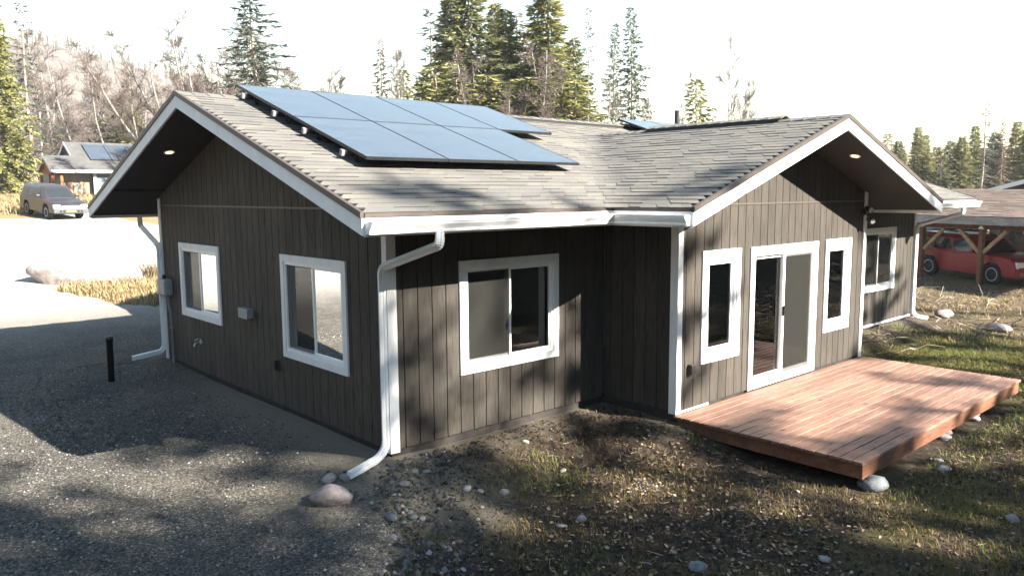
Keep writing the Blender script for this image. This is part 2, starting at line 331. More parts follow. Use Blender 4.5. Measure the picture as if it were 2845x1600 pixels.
def make_needles(name, a, b_, c, tr=0.3):
    m, nt, b = base_mat(name, 0.75, 0.15)
    r = ramp(nt, [(0, a), (0.5, b_), (1, c)]); nt.links.new(objrand(nt), r.inputs[0])
    oi = nt.nodes.new('ShaderNodeObjectInfo'); hs = nt.nodes.new('ShaderNodeHueSaturation')
    mr = node(nt, 'ShaderNodeMapRange'); nt.links.new(oi.outputs['Random'], mr.inputs[0]); mr.inputs[3].default_value = 0.8; mr.inputs[4].default_value = 1.2
    nt.links.new(mr.outputs[0], hs.inputs['Value']); nt.links.new(r.outputs[0], hs.inputs['Color'])
    df = b; nt.links.new(hs.outputs[0], df.inputs['Base Color'])
    tl = nt.nodes.new('ShaderNodeBsdfTranslucent'); nt.links.new(hs.outputs[0], tl.inputs['Color'])
    mx = nt.nodes.new('ShaderNodeMixShader'); mx.inputs[0].default_value = tr; out = nt.nodes['Material Output']
    nt.links.new(df.outputs[0], mx.inputs[1]); nt.links.new(tl.outputs[0], mx.inputs[2]); nt.links.new(mx.outputs[0], out.inputs[0]); return m
M_NEEDLE_O = make_needles('olive_spruce_needles', (0.07, 0.08, 0.024), (0.16, 0.165, 0.052), (0.31, 0.28, 0.11))
M_NEEDLE_G = make_needles('green_spruce_needles', (0.05, 0.06, 0.026), (0.115, 0.125, 0.055), (0.23, 0.22, 0.11))
M_NEEDLE_B = make_needles('blue_green_spruce_needles', (0.04, 0.052, 0.04), (0.085, 0.105, 0.078), (0.16, 0.18, 0.14))
M_NEEDLE_R = make_needles('brown_spruce_needles', (0.08, 0.055, 0.04), (0.17, 0.13, 0.085), (0.28, 0.22, 0.15))
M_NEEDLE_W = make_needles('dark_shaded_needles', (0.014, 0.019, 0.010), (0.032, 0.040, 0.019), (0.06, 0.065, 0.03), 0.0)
M_BARK = simple('grey_brown_bark', (0.25, 0.205, 0.165), 0.9, 0.3, 8, 0.15, bs=0.5, bscale=40)
M_BIRCH = simple('pale_birch_bark', (0.25, 0.225, 0.20), 0.85, 0.3, 6, 0.15)
M_BTWIG = simple('grey_brown_birch_twigs', (0.135, 0.108, 0.095), 0.9, 0.25, 2, 0.15)
M_HILL = simple('brown_hillside', (0.12, 0.102, 0.09), 0.95, 0.3, 0.05, 0.1)
M_HTREE = make_varied('hillside_bare_trees', [(0, (0.08, 0.067, 0.06)), (0.7, (0.16, 0.135, 0.122)), (0.8, (0.24, 0.215, 0.195)), (0.86, (0.05, 0.06, 0.04)), (1, (0.07, 0.085, 0.045))])

# ------------------------------------------------------------------ terrain
def hdist(x, y):
    def r(x0, x1, y0, y1):
        return np.hypot(np.maximum(np.maximum(x0-x, x-x1), 0), np.maximum(np.maximum(y0-y, y-y1), 0))
    return np.minimum(r(0, 14.73, 0, 7.32), r(3.65, 9.15, -1.267, 0))
def sp(t): return np.log1p(np.exp(np.clip(t, -30, 30))) + np.maximum(t-30, 0)
def H(x, y):
    x = np.asarray(x, float); y = np.asarray(y, float)
    z = -.36 + (.045*sp(y-3) + .04*sp(y-12) - .07*sp(y-42))*sst(24, 9, x)
    d = hdist(x, y); z = z + .25*(1-.75*sst(1.5, 6.5, y)*sst(2, -1, x))*np.exp(-(d/.8)**2)
    near = sst(40, 15, np.hypot(x, y))
    deck = sst(0.5, 0, np.maximum(np.maximum(3.6-x, x-9.3), np.maximum(-3.9-y, y+1.2)))
    z = z - 0.03*deck
    lump = (fbm(x, y, 0.7, 3, 3)-.5)*.09 + (fbm(x, y, 4.0, 3, 9)-.5)*.035
    z = z + lump*near*sst(0.0, 0.8, d)*(1-deck) + (fbm(x, y, 0.12, 3, 5)-.5)*0.25*sst(14, 30, np.hypot(x, y))
    z = z + 0.07*np.exp(-((x+.28)**2+(y+.7)**2)/.12) + .05*np.exp(-((x-.05)**2+(y+1.15)**2)/.2)
    return z
def inpoly(x, y, P):
    x = np.asarray(x, float); y = np.asarray(y, float); r = np.zeros(x.shape, bool); n = len(P); dmin = np.full(x.shape, 1e9)
    for i in range(n):
        (x0, y0), (x1, y1) = P[i], P[(i+1) % n]
        c = ((y0 > y) != (y1 > y)); r ^= c & (x < (x1-x0)*(y-y0)/(y1-y0+1e-12)+x0)
        dx, dy = x1-x0, y1-y0; t = np.clip(((x-x0)*dx+(y-y0)*dy)/(dx*dx+dy*dy+1e-12), 0, 1); dmin = np.minimum(dmin, np.hypot(x-x0-t*dx, y-y0-t*dy))
    return np.where(r, dmin, -dmin)
GRAVEL_POLY = [(0.4, 0.02), (-0.15, -0.25), (-0.55, -0.9), (-1.0, -1.6), (-2.2, -2.9), (-4.5, -5.5), (-9, -12), (-40, -30), (-45, 20), (-10, 36), (-2, 37), (2.2, 35.2), (5.0, 38), (6.3, 37.5), (7.2, 31),
               (7.3, 26), (4.5, 19.5), (1.5, 17.4), (0.3, 16.9), (0.35, 15.4), (0.95, 14.4), (1.6, 12.9), (6, 11.2), (9, 11), (9, 7), (0.4, 7)]
def grav(x, y): return inpoly(x, y, GRAVEL_POLY) + (fbm(x, y, 1.3, 4, 21)-.5)*(0.7+0.9*sst(8, 25, np.hypot(x, y)))
def axis(lo, fine0, fine1, step, hi, grow=1.16):
    a = list(np.arange(fine0, fine1, step)); s = step
    while a[-1] < hi: s *= grow; a.append(a[-1]+s)
    s = step; b = [fine0]
    while b[-1] > lo: s *= grow; b.append(b[-1]-s)
    return np.array(b[:0:-1]+a)
def sheet(name, xs, ys, zf, keep=None, mat=None):
    X, Y = np.meshgrid(xs, ys); Z = zf(X, Y); n, m_ = X.shape
    V = np.stack([X, Y, Z], -1).reshape(-1, 3); i = np.arange(n*m_).reshape(n, m_)
    Q = np.stack([i[:-1, :-1], i[:-1, 1:], i[1:, 1:], i[1:, :-1]], -1).reshape(-1, 4)
    if keep is not None:
        k = keep(X, Y).ravel(); Q = Q[k[Q].any(1)]
        used = np.unique(Q); re = np.full(n*m_, -1); re[used] = np.arange(len(used)); V = V[used]; Q = re[Q]
    me = mesh_np(name, V, [Q], mat, True); return me, V
def cover(me, rgb):
    a = me.color_attributes.new('cover', 'FLOAT_COLOR', 'POINT'); c = np.ones((len(me.vertices), 4), np.float32); c[:, :3] = rgb; a.data.foreach_set('color', c.ravel())
xs = axis(-2500, -8, 18, 0.1, 2500); ys = axis(-2500, -9, 9, 0.1, 2500)
gme, GV = sheet('ground', xs, ys, H, None, M_SOIL)
gx, gy = GV[:, 0], GV[:, 1]; rr_ = np.hypot(gx, gy)
green = 0.24*sst(0.2, 1.2, hdist(gx, gy)) + 0.5*np.exp(-((gx-12)**2/8+(gy+2.2)**2/3)) + 0.10*sst(-2, -5, gy) - 0.45*np.exp(-((gx-2.5)**2+(gy+.2)**2)/1.5)
straw = np.clip(0.85*sst(11, 15, gy) + 0.32*sst(13.5, 17, gx)*sst(-7, -1, gy)*(0.5+1.0*fbm(gx, gy, .5, 3, 8)), 0, 1)
sandm = np.clip(1.3*np.exp(-((gx+.15)**2/.7+(gy+.8)**2/.6))*(.6+.8*fbm(gx, gy, 2.2, 3, 15)) + .55*np.exp(-(hdist(gx, gy)/.35)**2), 0, 1)
cover(gme, np.stack([np.clip(green, 0, 1), straw, sandm], -1))
setp(link('ground', gme), kind='structure')
xs2 = axis(-60, -8, 4, 0.1, 12); ys2 = axis(-40, -9, 12, 0.1, 45)
def gz(x, y): return H(x, y) + np.clip(grav(x, y)*.12, -.06, .02)
dme, DV = sheet('gravel_driveway', xs2, ys2, gz, lambda x, y: (grav(x, y) > -.6) & (hdist(x, y) > 0.0), M_GRAVEL)
gx, gy = DV[:, 0], DV[:, 1]
bank = np.exp(-(hdist(gx, gy)/.55)**2)*sst(6.8, 3.5, gy) + .5*sst(0.35, -.2, grav(gx, gy))*sst(6, 0, gy) + .55*np.exp(-((gx+1.0)**2+(gy+.1)**2)/.25)
cover(dme, np.stack([sst(9.5, 17, gy)*.85, 0*gx, np.clip(bank, 0, 1)], -1))
setp(link('gravel_driveway', dme), kind='structure')
# far brown hill on the left
az = np.linspace(-0.9, 1.0, 120); dd = np.linspace(110, 800, 40); AZ, DD = np.meshgrid(az, dd)
el = np.interp(AZ, [-0.9, 0.0, 0.23, 0.34, 0.43, 0.62, 0.8, 1.0], [0.17, 0.17, 0.155, 0.128, 0.11, 0.07, 0.03, 0.0])
HZ = 2.5 + (el*520-1.0)*sst(120, 520, DD) + (fbm(AZ*60, DD*.05, 1, 3, 4)-.5)*14*sst(150, 400, DD)*(el > .02)
HV = np.stack([CAM.x+np.sin(AZ)*DD, CAM.y+np.cos(AZ)*DD, HZ-1.2], -1).reshape(-1, 3); ii = np.arange(AZ.size).reshape(AZ.shape)
hq = np.stack([ii[:-1, :-1], ii[:-1, 1:], ii[1:, 1:], ii[1:, :-1]], -1).reshape(-1, 4)
setp(link('hill', mesh_np('hill', HV, [hq], M_HILL, True)), kind='structure')
# ------------------------------------------------------------------ the house
L = 7.32; XE = 14.73; X1 = 3.65; X2 = 9.15; YW = -1.267; XM = 6.40; OV = 0.89; EV = 0.96
SL = 0.3365; ZE = 2.735; ZR = ZE + SL*(L/2+EV); ZW = ZE + SL*(XM-(X1-EV)); XEV = X1-EV; YEV = -EV; YWO = YW-OV; ZFL = 2.74
XR = XE+OV
house = empty('house', (0, 0, 0), 'dark brown single storey house with two white trimmed gables and grey shingle roof', 'house')
def T_gable(u, v, w): return (-w, u, v)
def T_front(u, v, w): return (u, -w, v)
def T_wing(u, v, w): return (u, YW-w, v)
def T_bump(u, v, w): return (X1-w, u, v)
def T_right(u, v, w): return (X2+w, u, v)
def T_east(u, v, w): return (XE+w, u, v)
def T_back(u, v, w): return (u, L+w, v)
def split_cols(a, b, zlo, top, holes):
    """columns of a strip a..b with holes cut away: (u0, u1, zlo, zhi or None for the sloping top)"""
    cuts = sorted({a, b} | {c for h in holes for c in h[:2] if a < c < b}); res = []
    for c0, c1 in zip(cuts, cuts[1:]):
        m_ = (c0+c1)/2; z = zlo
        for h in sorted([h for h in holes if h[0] < m_ < h[1]], key=lambda h: h[2]):
            if h[2] > z: res.append((c0, c1, z, h[2]))
            z = max(z, h[3])
        res.append((c0, c1, z, None))
    return res
def board_mesh(T, a, b, zlo, topf, holes, w0, w1, zhi=None):
    mb = MB()
    for u0, u1, z0, z1 in split_cols(a, b, zlo, topf, holes):
        t0 = topf(u0) if z1 is None else z1; t1 = topf(u1) if z1 is None else z1
        if zhi is not None: t0 = min(t0, zhi); t1 = min(t1, zhi)
        if max(t0, t1) - z0 < 0.01: continue
        t0 = max(t0, z0+.002); t1 = max(t1, z0+.002)
        mb.add([T(u0, z0, w0), T(u1, z0, w0), T(u1, t1, w0), T(u0, t0, w0), T(u0, z0, w1), T(u1, z0, w1), T(u1, t1, w1), T(u0, t0, w1)],
               [(0, 1, 2, 3), (7, 6, 5, 4), (0, 4, 5, 1), (1, 5, 6, 2), (2, 6, 7, 3), (3, 7, 4, 0)])
    return mb
def wall(T, a, b, pitch, off, topf, holes, flash=None, apex=None, mat=None):
    mat = mat or M_SIDE
    """boards between grooves, each an object of its own, over one dark sheathing"""
    cas = [(h[0]+.02, h[1]-.02, h[2]+.02 if h[2] > 0.05 else -1, h[3]-.02) for h in holes]
    board_mesh(T, a, b, -.02, lambda u: topf(u)-.01, [(h[0]+.09, h[1]-.09, h[2]+.09 if h[2] > .05 else -1, h[3]-.09) for h in holes], -.06, -.028).build('sheathing', M_SIDE, house)
    g = [a]; x = off
    while x < b:
        if x > a+.03: g.append(x)
        x += pitch
    if b-g[-1] < .03: g[-1] = b
    else: g.append(b)
    if apex is not None: pass
    for u0, u1 in zip(g, g[1:]):
        p0, p1 = u0+.0065, u1-.0065
        hs = [h for h in cas if h[0] < p1-.004 and h[1] > p0+.004]
        jobs = []
        lo_top = flash-.012 if flash else None
        if hs and hs[0][0] <= p0+.004 and hs[0][1] >= p1-.004:
            if hs[0][2] > .02: jobs.append((0, hs[0][2], None))
            jobs.append((hs[0][3], lo_top, None))
        else: jobs.append((0, lo_top, hs[0] if hs else None))
        if flash: jobs.append((flash+.012, None, None))
        for lo, hi, h in jobs:
            tp = lambda u: min(topf(u), hi) if hi is not None else topf(u)
            if max(tp(p0), tp(p1)) - lo < .015: continue
            R = [(p1, lo), (p1, max(tp(p1), lo+.002))]; Lf = [(p0, max(tp(p0), lo+.002)), (p0, lo)]
            if h is not None:
                c0, c1, b0, b1 = h
                if c0 > p0: R = ([(p1, lo), (p1, b0), (c0, b0)] if b0 > lo else [(c0, lo)]) + [(c0, b1), (p1, b1), (p1, tp(p1))]
                else: Lf = [(p0, tp(p0)), (p0, b1), (c1, b1)] + ([(c1, b0), (p0, b0), (p0, lo)] if b0 > lo else [(c1, lo)])
            mid = [(apex, tp(apex))] if apex is not None and p0 < apex < p1 and hi is None else []
            MB().prism(R+mid+Lf, -.028, 0, lambda u, v, w: T(u, v, w)).build('board', mat, house)
    if flash:
        u = [x for x in np.linspace(a, b, 400) if topf(x) > flash+.03]
        if u: MB().box(u[0], u[-1], flash-.0115, flash+.0115, -.017, .009, T).build('z_flashing', M_FLASH, house)
soff = 0.175
M_FLASH = simple('painted_flashing_metal', (.078, .068, .056), .45, .05, 3, .4)
WIN1 = (4.69, 6.39, .88, 2.12); WIN2 = (.87, 2.58, .72, 2.12); WIN3 = (1.01, 2.70, .72, 2.11)
WIN4 = (4.18, 5.12, .57, 2.12); WIN5 = (7.67, 8.60, .57, 2.12); DOOR = (5.39, 7.41, -.01, 2.11); WIN6 = (11.92, 13.62, .72, 2.11)
gtop = lambda y: ZE + SL*(y+EV if y < L/2 else L+EV-y) - soff
wtop = lambda x: ZE + SL*((x-XEV) if x < XM else (2*XM-XEV-x)) - soff
wall(T_gable, 0.0, L, .2032, .186-.2032, gtop, [WIN1, WIN2], ZFL, apex=L/2, mat=M_SIDEG)
etop = lambda u: ZE + SL*EV - soff
wall(T_front, 0.0, X1, .2035, .0, etop, [WIN3])
wall(T_wing, X1, X2, .2025, 3.829, wtop, [WIN4, WIN5, DOOR], ZFL, apex=XM)
wall(T_bump, YW, 0.0, .2032, YW+.12, lambda y: ZE+SL*EV-soff, [])
wall(T_right, YW, 0.0, .2032, YW+.12, lambda y: ZE+SL*EV-soff, [])
wall(T_front, X2, XE, .203, X2+.1, etop, [WIN6])
wall(T_east, 0.0, L, .61, .3, gtop, [], apex=L/2)
wall(T_back, 0.0, XE, .61, .3, etop, [])
# foundation strip under the siding
fb = MB()
for (x0, x1, y0, y1) in ((.03, X1, .03, L-.03), (X1+.001, X2-.03, YW+.03, L-.03), (X2-.029, XE-.03, .03, L-.03)): fb.box(x0, x1, y0, y1, -.7, -.004)
fb.build('foundation', M_FOUND, house)
sb = MB(); sb.box(X2+.02, XE, -.012, .028, -.045, -.005); sb.build('base_flashing', M_WHITE, house)
sb = MB(); sb.box(X1+.1, X1+.75, YW-.01, YW+.03, -.028, -.004); sb.build('base_flashing', M_WHITE, house)
# corner trims: two boards each
def trim(T, a, b, ztop, w=.019): MB().box(a, b, -.03, ztop, .001, w, T).build('corner_trim', M_TRIM, house)
trim(T_gable, -.019, .075, 2.85); trim(T_front, .001, .105, 2.85); trim(T_gable, L-.09, L+.019, 2.86)
trim(T_wing, X1-.019, X1+.085, 2.9); trim(T_bump, YW+.001, YW+.105, 2.86)
trim(T_wing, X2-.09, X2+.019, 2.9); trim(T_right, YW+.001, YW+.10, 2.86); trim(T_front, XE-.09, XE+.019, 2.86); trim(T_east, .001, .1, 2.86)
# windows: casing > frame, mullion, pane, screen
def window(T, r, kind='slider', screen=0, label=None):
    u0, u1, v0, v1 = r; c = .09
    k = MB(); k.box(u0, u1, v1-c, v1, .0, .026, T); k.box(u0, u0+c, v0+c, v1-c-.001, .0, .025, T); k.box(u1-c, u1, v0+c, v1-c-.001, .0, .025, T); k.box(u0, u1, v0, v0+c-.001, .0, .026, T)
    w = k.build('window', M_TRIM, house)
    if label: w['label'] = label
    a0, a1, b0, b1 = u0+c, u1-c, v0+c, v1-c; f = .042 if kind == 'slider' else .05
    k = MB(); k.box(a0, a0+f, b0, b1, -.08, .012, T); k.box(a1-f, a1, b0, b1, -.08, .012, T); k.box(a0+f, a1-f, b1-f, b1, -.08, .012, T); k.box(a0+f, a1-f, b0, b0+f, -.08, .012, T)
    k.build('frame', M_VINYL, w)
    i0, i1, j0, j1 = a0+f, a1-f, b0+f, b1-f
    def sash(s0, s1, wo, t=.032):
        k = MB(); k.box(s0, s0+t, j0, j1, wo-.03, wo, T); k.box(s1-t, s1, j0, j1, wo-.03, wo, T); k.box(s0+t, s1-t, j1-t, j1, wo-.03, wo, T); k.box(s0+t, s1-t, j0, j0+t, wo-.03, wo, T)
        k.build('sash', M_VINYL, w); MB().box(s0+t-.004, s1-t+.004, j0+t-.004, j1-t+.004, wo-.02, wo-.014, T).build('pane', M_GLASS, w)
    if kind == 'slider':
        mid = (i0+i1)/2; left_lo = screen == 0
        sash(i0, mid+.02, -.045 if left_lo else -.008, .026); sash(mid-.02, i1, -.008 if left_lo else -.045, .026)
        s0, s1 = (i0, mid-.02) if left_lo else (mid+.02, i1)
        k = MB(); k.box(s0+.012, s1-.012, j0+.012, j1-.012, -.0055, -.0045, T); k.build('insect_screen', M_SCREEN, w)
    else:
        sash(i0, i1, -.012, .06)
    return w
# on the gable wall larger y lies to the left seen from outside
def T_gable_m(u, v, w): return (-w, u, v)
window(T_gable, WIN1, 'slider', 1); window(T_gable, WIN2, 'slider', 1); window(T_front, WIN3, 'slider', 0)
window(T_wing, WIN4, 'casement'); window(T_wing, WIN5, 'casement'); window(T_front, WIN6, 'slider', 0)
def patio_door():
    T = T_wing; u0, u1, v0, v1 = DOOR; c = .095
    k = MB(); k.box(u0, u1, v1-c, v1, 0, .026, T); k.box(u0, u0+c, v0, v1-c-.001, 0, .025, T); k.box(u1-c, u1, v0, v1-c-.001, 0, .025, T)
    d = k.build('sliding_door', M_TRIM, house)
    a0, a1, b0, b1 = u0+c, u1-c, v0, v1-c; f = .04
    k = MB(); k.box(a0, a0+f, b0, b1, -.11, .014, T); k.box(a1-f, a1, b0, b1, -.11, .014, T); k.box(a0+f, a1-f, b1-f, b1, -.11, .014, T); k.box(a0+f, a1-f, b0, b0+.09, -.11, .022, T); k.build('frame', M_VINYL, d)
    i0, i1, j0, j1 = a0+f, a1-f, b0+.09, b1-f; mid = (i0+i1)/2
    for s0, s1, wo in ((i0, mid+.03, -.045), (mid-.04, i1, -.004)):
        t = .06; k = MB(); k.box(s0, s0+t, j0, j1, wo-.035, wo, T); k.box(s1-t, s1, j0, j1, wo-.035, wo, T); k.box(s0+t, s1-t, j1-.055, j1, wo-.035, wo, T); k.box(s0+t, s1-t, j0, j0+.075, wo-.035, wo, T)
        k.build('door_panel', M_VINYL, d); MB().box(s0+t-.004, s1-t+.004, j0+.07, j1-.05, wo-.022, wo-.016, T).build('pane', M_GLASS, d)
    MB().box(mid+.03, i1-.02, j0+.02, j1-.02, .0006, .0016, T).build('insect_screen', M_SCREEN, d)
    MB().box(mid-.028, mid-.008, 1.0, 1.16, -.003, .03, T).build('handle', M_BLACK, d)
patio_door()
# interior: floor, ceiling, inside faces and partitions
k = MB(); k.box(.08, XE-.08, .08, L-.08, -.003, .03); k.box(X1+.08, X2-.08, YW+.08, .079, -.003, .03); k.build('interior_floor', M_FLOORW, house)
k = MB(); k.box(.08, XE-.08, .08, L-.08, 2.44, 2.47); k.box(X1+.08, X2-.08, YW+.08, .079, 2.44, 2.47); k.build('ceiling', M_INT, house)
for (x0, x1, y0, y1) in ((.09, 3.2, 3.3, 3.4), (4.1, 8.9, 2.3, 2.4), (3.55, 3.65, .09, 2.2), (9.1, 9.2, .09, 5.0), (9.21, 14.6, 3.6, 3.7), (2.0, 3.54, 2.2, 2.28), (1.75, 2.55, 1.0, 1.08)):
    MB().box(x0, x1, y0, y1, .031, 2.439).build('interior_wall', M_INT, house)
# soffit slab (roof body): cut along the valleys
YV = YEV + (ZW-ZE)/SL
def slab(poly, zf, name='soffit'):
    mb = MB(); n = len(poly); vs = [(x, y, zf(x, y)-.016) for x, y in poly] + [(x, y, zf(x, y)-soff) for x, y in poly]
    mb.add(vs, [tuple(range(n)), tuple(range(2*n-1, n-1, -1))] + [(i, n+i, n+(i+1) % n, (i+1) % n) for i in range(n)]); return mb.build(name, M_SOFFIT, house)
zA = lambda x, y: ZE + SL*(y-YEV); zAb = lambda x, y: ZE + SL*(L+EV-y); zB = lambda x, y: ZE + SL*(x-XEV); zBr = lambda x, y: ZE + SL*(2*XM-XEV-x)
e = .012
slab([(-OV+e, YEV+e), (XEV, YEV+e), (XM, YV), (2*XM-XEV, YEV+e), (XR-e, YEV+e), (XR-e, L/2), (-OV+e, L/2)], zA)
slab([(-OV+e, L/2), (XR-e, L/2), (XR-e, L+EV-e), (-OV+e, L+EV-e)], zAb)
slab([(XEV+e, YWO+e), (XM, YWO+e), (XM, YV), (XEV+e, YEV)], zB)
slab([(XM, YWO+e), (2*XM-XEV-e, YWO+e), (2*XM-XEV-e, YEV), (XM, YV)], zBr)
# back wing roof (throws the stepped shadow on the drive)
def back_zl(x, y): return ZE + SL*(x-2.3)
slab([(2.3, L+.4), (6.4, L+.4), (6.4, 10.1), (2.3, 10.1)], back_zl); slab([(6.4, L+.4), (10.5, L+.4), (10.5, 10.1), (6.4, 10.1)], lambda x, y: ZE+SL*(10.5-x))
MB().box(3.2, 9.6, L+.02, 9.2, -.3, 2.85).build('back_wing_wall', M_SIDE, house)
# rake boards, eave boards, drip edges
def rake(P, inner, name, mat, d0, d1, t0, t1):
    """P: plan coordinate pairs along the slope [(s, z)...]; box from t0..t1 across, from z-d0 to z-d1"""
    (s0, z0), (s1, z1) = P
    MB().prism([(s0, z0-d0), (s1, z1-d0), (s1, z1-d1), (s0, z0-d1)], t0, t1, inner).build(name, mat, house)
fx = lambda s, z, t: (t, s, z)
for t0, t1, dt in ((-OV-.012, -OV+.016, -1), (XR-.016, XR+.012, 1)):
    for P in (((YEV-.02, ZE-.02*SL), (L/2, ZR)), ((L/2, ZR), (L+EV+.02, ZE-.02*SL))):
        rake(P, fx, 'rake_board', M_TRIM, .045, .205, t0, t1)
        a, b = (t0-.014, t1) if dt < 0 else (t0, t1+.014)
        rake(P, fx, 'drip_edge', M_DRIP, -.019, .043, a, b)
fy = lambda s, z, t: (s, t, z)
for P in (((XEV-.02, ZE-.02*SL), (XM, ZW)), ((XM, ZW), (2*XM-XEV+.02, ZE-.02*SL))):
    rake(P, fy, 'rake_board', M_TRIM, .045, .205, YWO-.012, YWO+.016); rake(P, fy, 'drip_edge', M_DRIP, -.019, .043, YWO-.026, YWO+.016)
def eave(x0, x1, y0, y1, ax):
    if ax == 'x':
        MB().box(x0, x1, y0-.022, y0, ZE-.225, ZE-.045).build('eave_board', M_WHITE, house); MB().box(x0, x1, y0-.032, y0+.002, ZE-.043, ZE-.002).build('drip_edge', M_DRIP, house)
    else:
        MB().box(x0-.022, x0, y0, y1, ZE-.225, ZE-.045).build('eave_board', M_WHITE, house); MB().box(x0-.032, x0+.002, y0, y1, ZE-.043, ZE-.002).build('drip_edge', M_DRIP, house)
eave(-OV+.018, XEV-.024, YEV, 0, 'x'); eave(XEV, 0, YWO+.018, YEV-.0, 'y'); eave(2*XM-XEV+.024, XR-.018, YEV, 0, 'x')
MB().box(-OV+.018, XR-.018, L+EV, L+EV+.022, ZE-.225, ZE-.02).build('eave_board', M_WHITE, house)
MB().box(2*XM-XEV, 2*XM-XEV+.022, YWO+.018, YEV, ZE-.225, ZE-.02).build('eave_board', M_WHITE, house)
# K-style gutters with end caps; profile (out, z)
GP = [(0, 0), (.072, 0), (.078, .018), (.074, .030), (.088, .050), (.112, .082), (.116, .100), (.124, .104), (.124, .120), (.112, .122), (.104, .108), (.080, .060), (.064, .012), (.010, .012), (.008, .112), (0, .112)]
def gutter(p0, p1, out, cap0, cap1, name='gutter'):
    mb = MB(); p0 = Vector(p0); p1 = Vector(p1); out = Vector(out); d = (p1-p0).normalized(); n = len(GP)
    def ring(p, mit): return [tuple(p + out*a + d*(mit*a) + Vector((0, 0, z))) for a, z in GP]
    mb.add(ring(p0, cap0[1])+ring(p1, cap1[1]), [(i, (i+1) % n, n+(i+1) % n, n+i) for i in range(n)])
    o = mb.build(name, M_GUTTER, house)
    for p, c, s in ((p0, cap0, -1), (p1, cap1, 1)):
        if c[0]:
            m2 = MB(); pr = [(0, 0), (.072, 0), (.078, .018), (.074, .030), (.088, .050), (.112, .082), (.124, .104), (.124, .122), (0, .122)]
            a = [tuple(p + out*u + Vector((0, 0, z))) for u, z in pr]; b = [tuple(Vector(q) + d*s*.006) for q in a]; k_ = len(pr)
            m2.add(a+b, [tuple(range(k_)), tuple(range(2*k_-1, k_-1, -1))]+[(i, (i+1) % k_, k_+(i+1) % k_, k_+i) for i in range(k_)]); m2.build('end_cap', M_GUTTER, o)
    L_ = (p1-p0).length; m3 = MB(); x = .35
    while x < L_:
        q = p0 + d*x; side = d.cross(Vector((0, 0, 1)))
        for u0, u1, z0, z1 in ((.004, .118, .106, .110),):
            a = [q + d*sx*.012 + out*u + Vector((0, 0, z)) for sx in (-1, 1) for u in (u0, u1) for z in (z0, z1)]
            m3.add([tuple(v) for v in a], [(0, 1, 3, 2), (4, 6, 7, 5), (0, 4, 5, 1), (2, 3, 7, 6), (0, 2, 6, 4), (1, 5, 7, 3)])
        x += .6
    m3.build('gutter_hanger', M_ALU, o)
    return o
GZ = ZE-.200
gutter((-OV+.03, YEV-.023, GZ), (XEV-.022, YEV-.023, GZ), (0, -1, 0), (1, 0), (0, -1))
gutter((XEV-.023, YEV-.022, GZ), (XEV-.023, YWO+.03, GZ), (-1, 0, 0), (0, 1), (1, 0))
gutter((2*XM-XEV+.04, YEV-.023, GZ), (XR+.03, YEV-.023, GZ), (0, -1, 0), (1, 0), (1, 0))
gutter((-OV+.03, L+EV+.023, GZ), (2.2, L+EV+.023, GZ), (0, 1, 0), (1, 0), (1, 0))
# downspouts
def fillet(path, r=.09, k=5):
    P = [Vector(p) for p in path]; out = [P[0]]
    for a, b, c in zip(P, P[1:], P[2:]):
        d0 = (a-b).normalized(); d1 = (c-b).normalized(); q = min(r, (a-b).length*.45, (c-b).length*.45)
        s, t = b+d0*q, b+d1*q
        for i in range(k+1):
            f = i/k; out.append(s*(1-f)**2 + b*2*f*(1-f) + t*f*f)
    return out+[P[-1]]
DP = [(-.04, -.027), (-.013, -.030), (0, -.024), (.013, -.030), (.04, -.027), (.043, 0), (.04, .027), (.013, .030), (0, .024), (-.013, .030), (-.04, .027), (-.043, 0)]
def downspout(path, ribs, upv, bandz):
    mb = MB(); mb.sweep(fillet(path), DP, upv); o = mb.build('downspout', M_GUTTER, house)
    m2 = MB()
    for i in ribs:                                            # crimped elbows
        q = fillet(path); a = 1+(i-1)*6
        for j in range(6):
            p = q[a+j]; nx = q[min(a+j+1, len(q)-1)]; pv = q[a+j-1]; t = (nx-pv).normalized(); m2.sweep([p-t*.004, p+t*.004], [(x*1.09, y*1.09) for x, y in DP], upv)
    m2.build('elbow', M_GUTTER, o)
    return o
downspout([(-.05, YEV-.09, GZ+.01), (-.05, YEV-.09, 2.40), (-.052, .03, 2.10), (-.052, .03, .05), (-.16, .015, -.05), (-.60, -.075, -.115)], (1, 2, 3), (.35, .93, .1), 0)
downspout([(-.02, L+EV+.08, GZ+.01), (-.02, L+EV+.08, 2.36), (-.055, L-.03, 2.02), (-.055, L-.03, .20), (-.12, L-.03, .11), (-.62, L-.06, .06)], (1, 2, 3), (.35, .93, .1), 0)
downspout([(14.62, YEV-.09, GZ+.01), (14.62, YEV-.09, 2.40), (XE-.03, -.05, 2.10), (XE-.03, -.05, .05), (XE+.02, -.12, -.05), (XE+.22, -.30, -.10)], (1, 2, 3), (.35, .93, .1), 0)
# outlooker beam under the far side of the left gable
MB().box(-OV+.016, -.02, 6.90, 6.99, 2.98, 3.06).build('outlooker', M_SOFFIT, house)

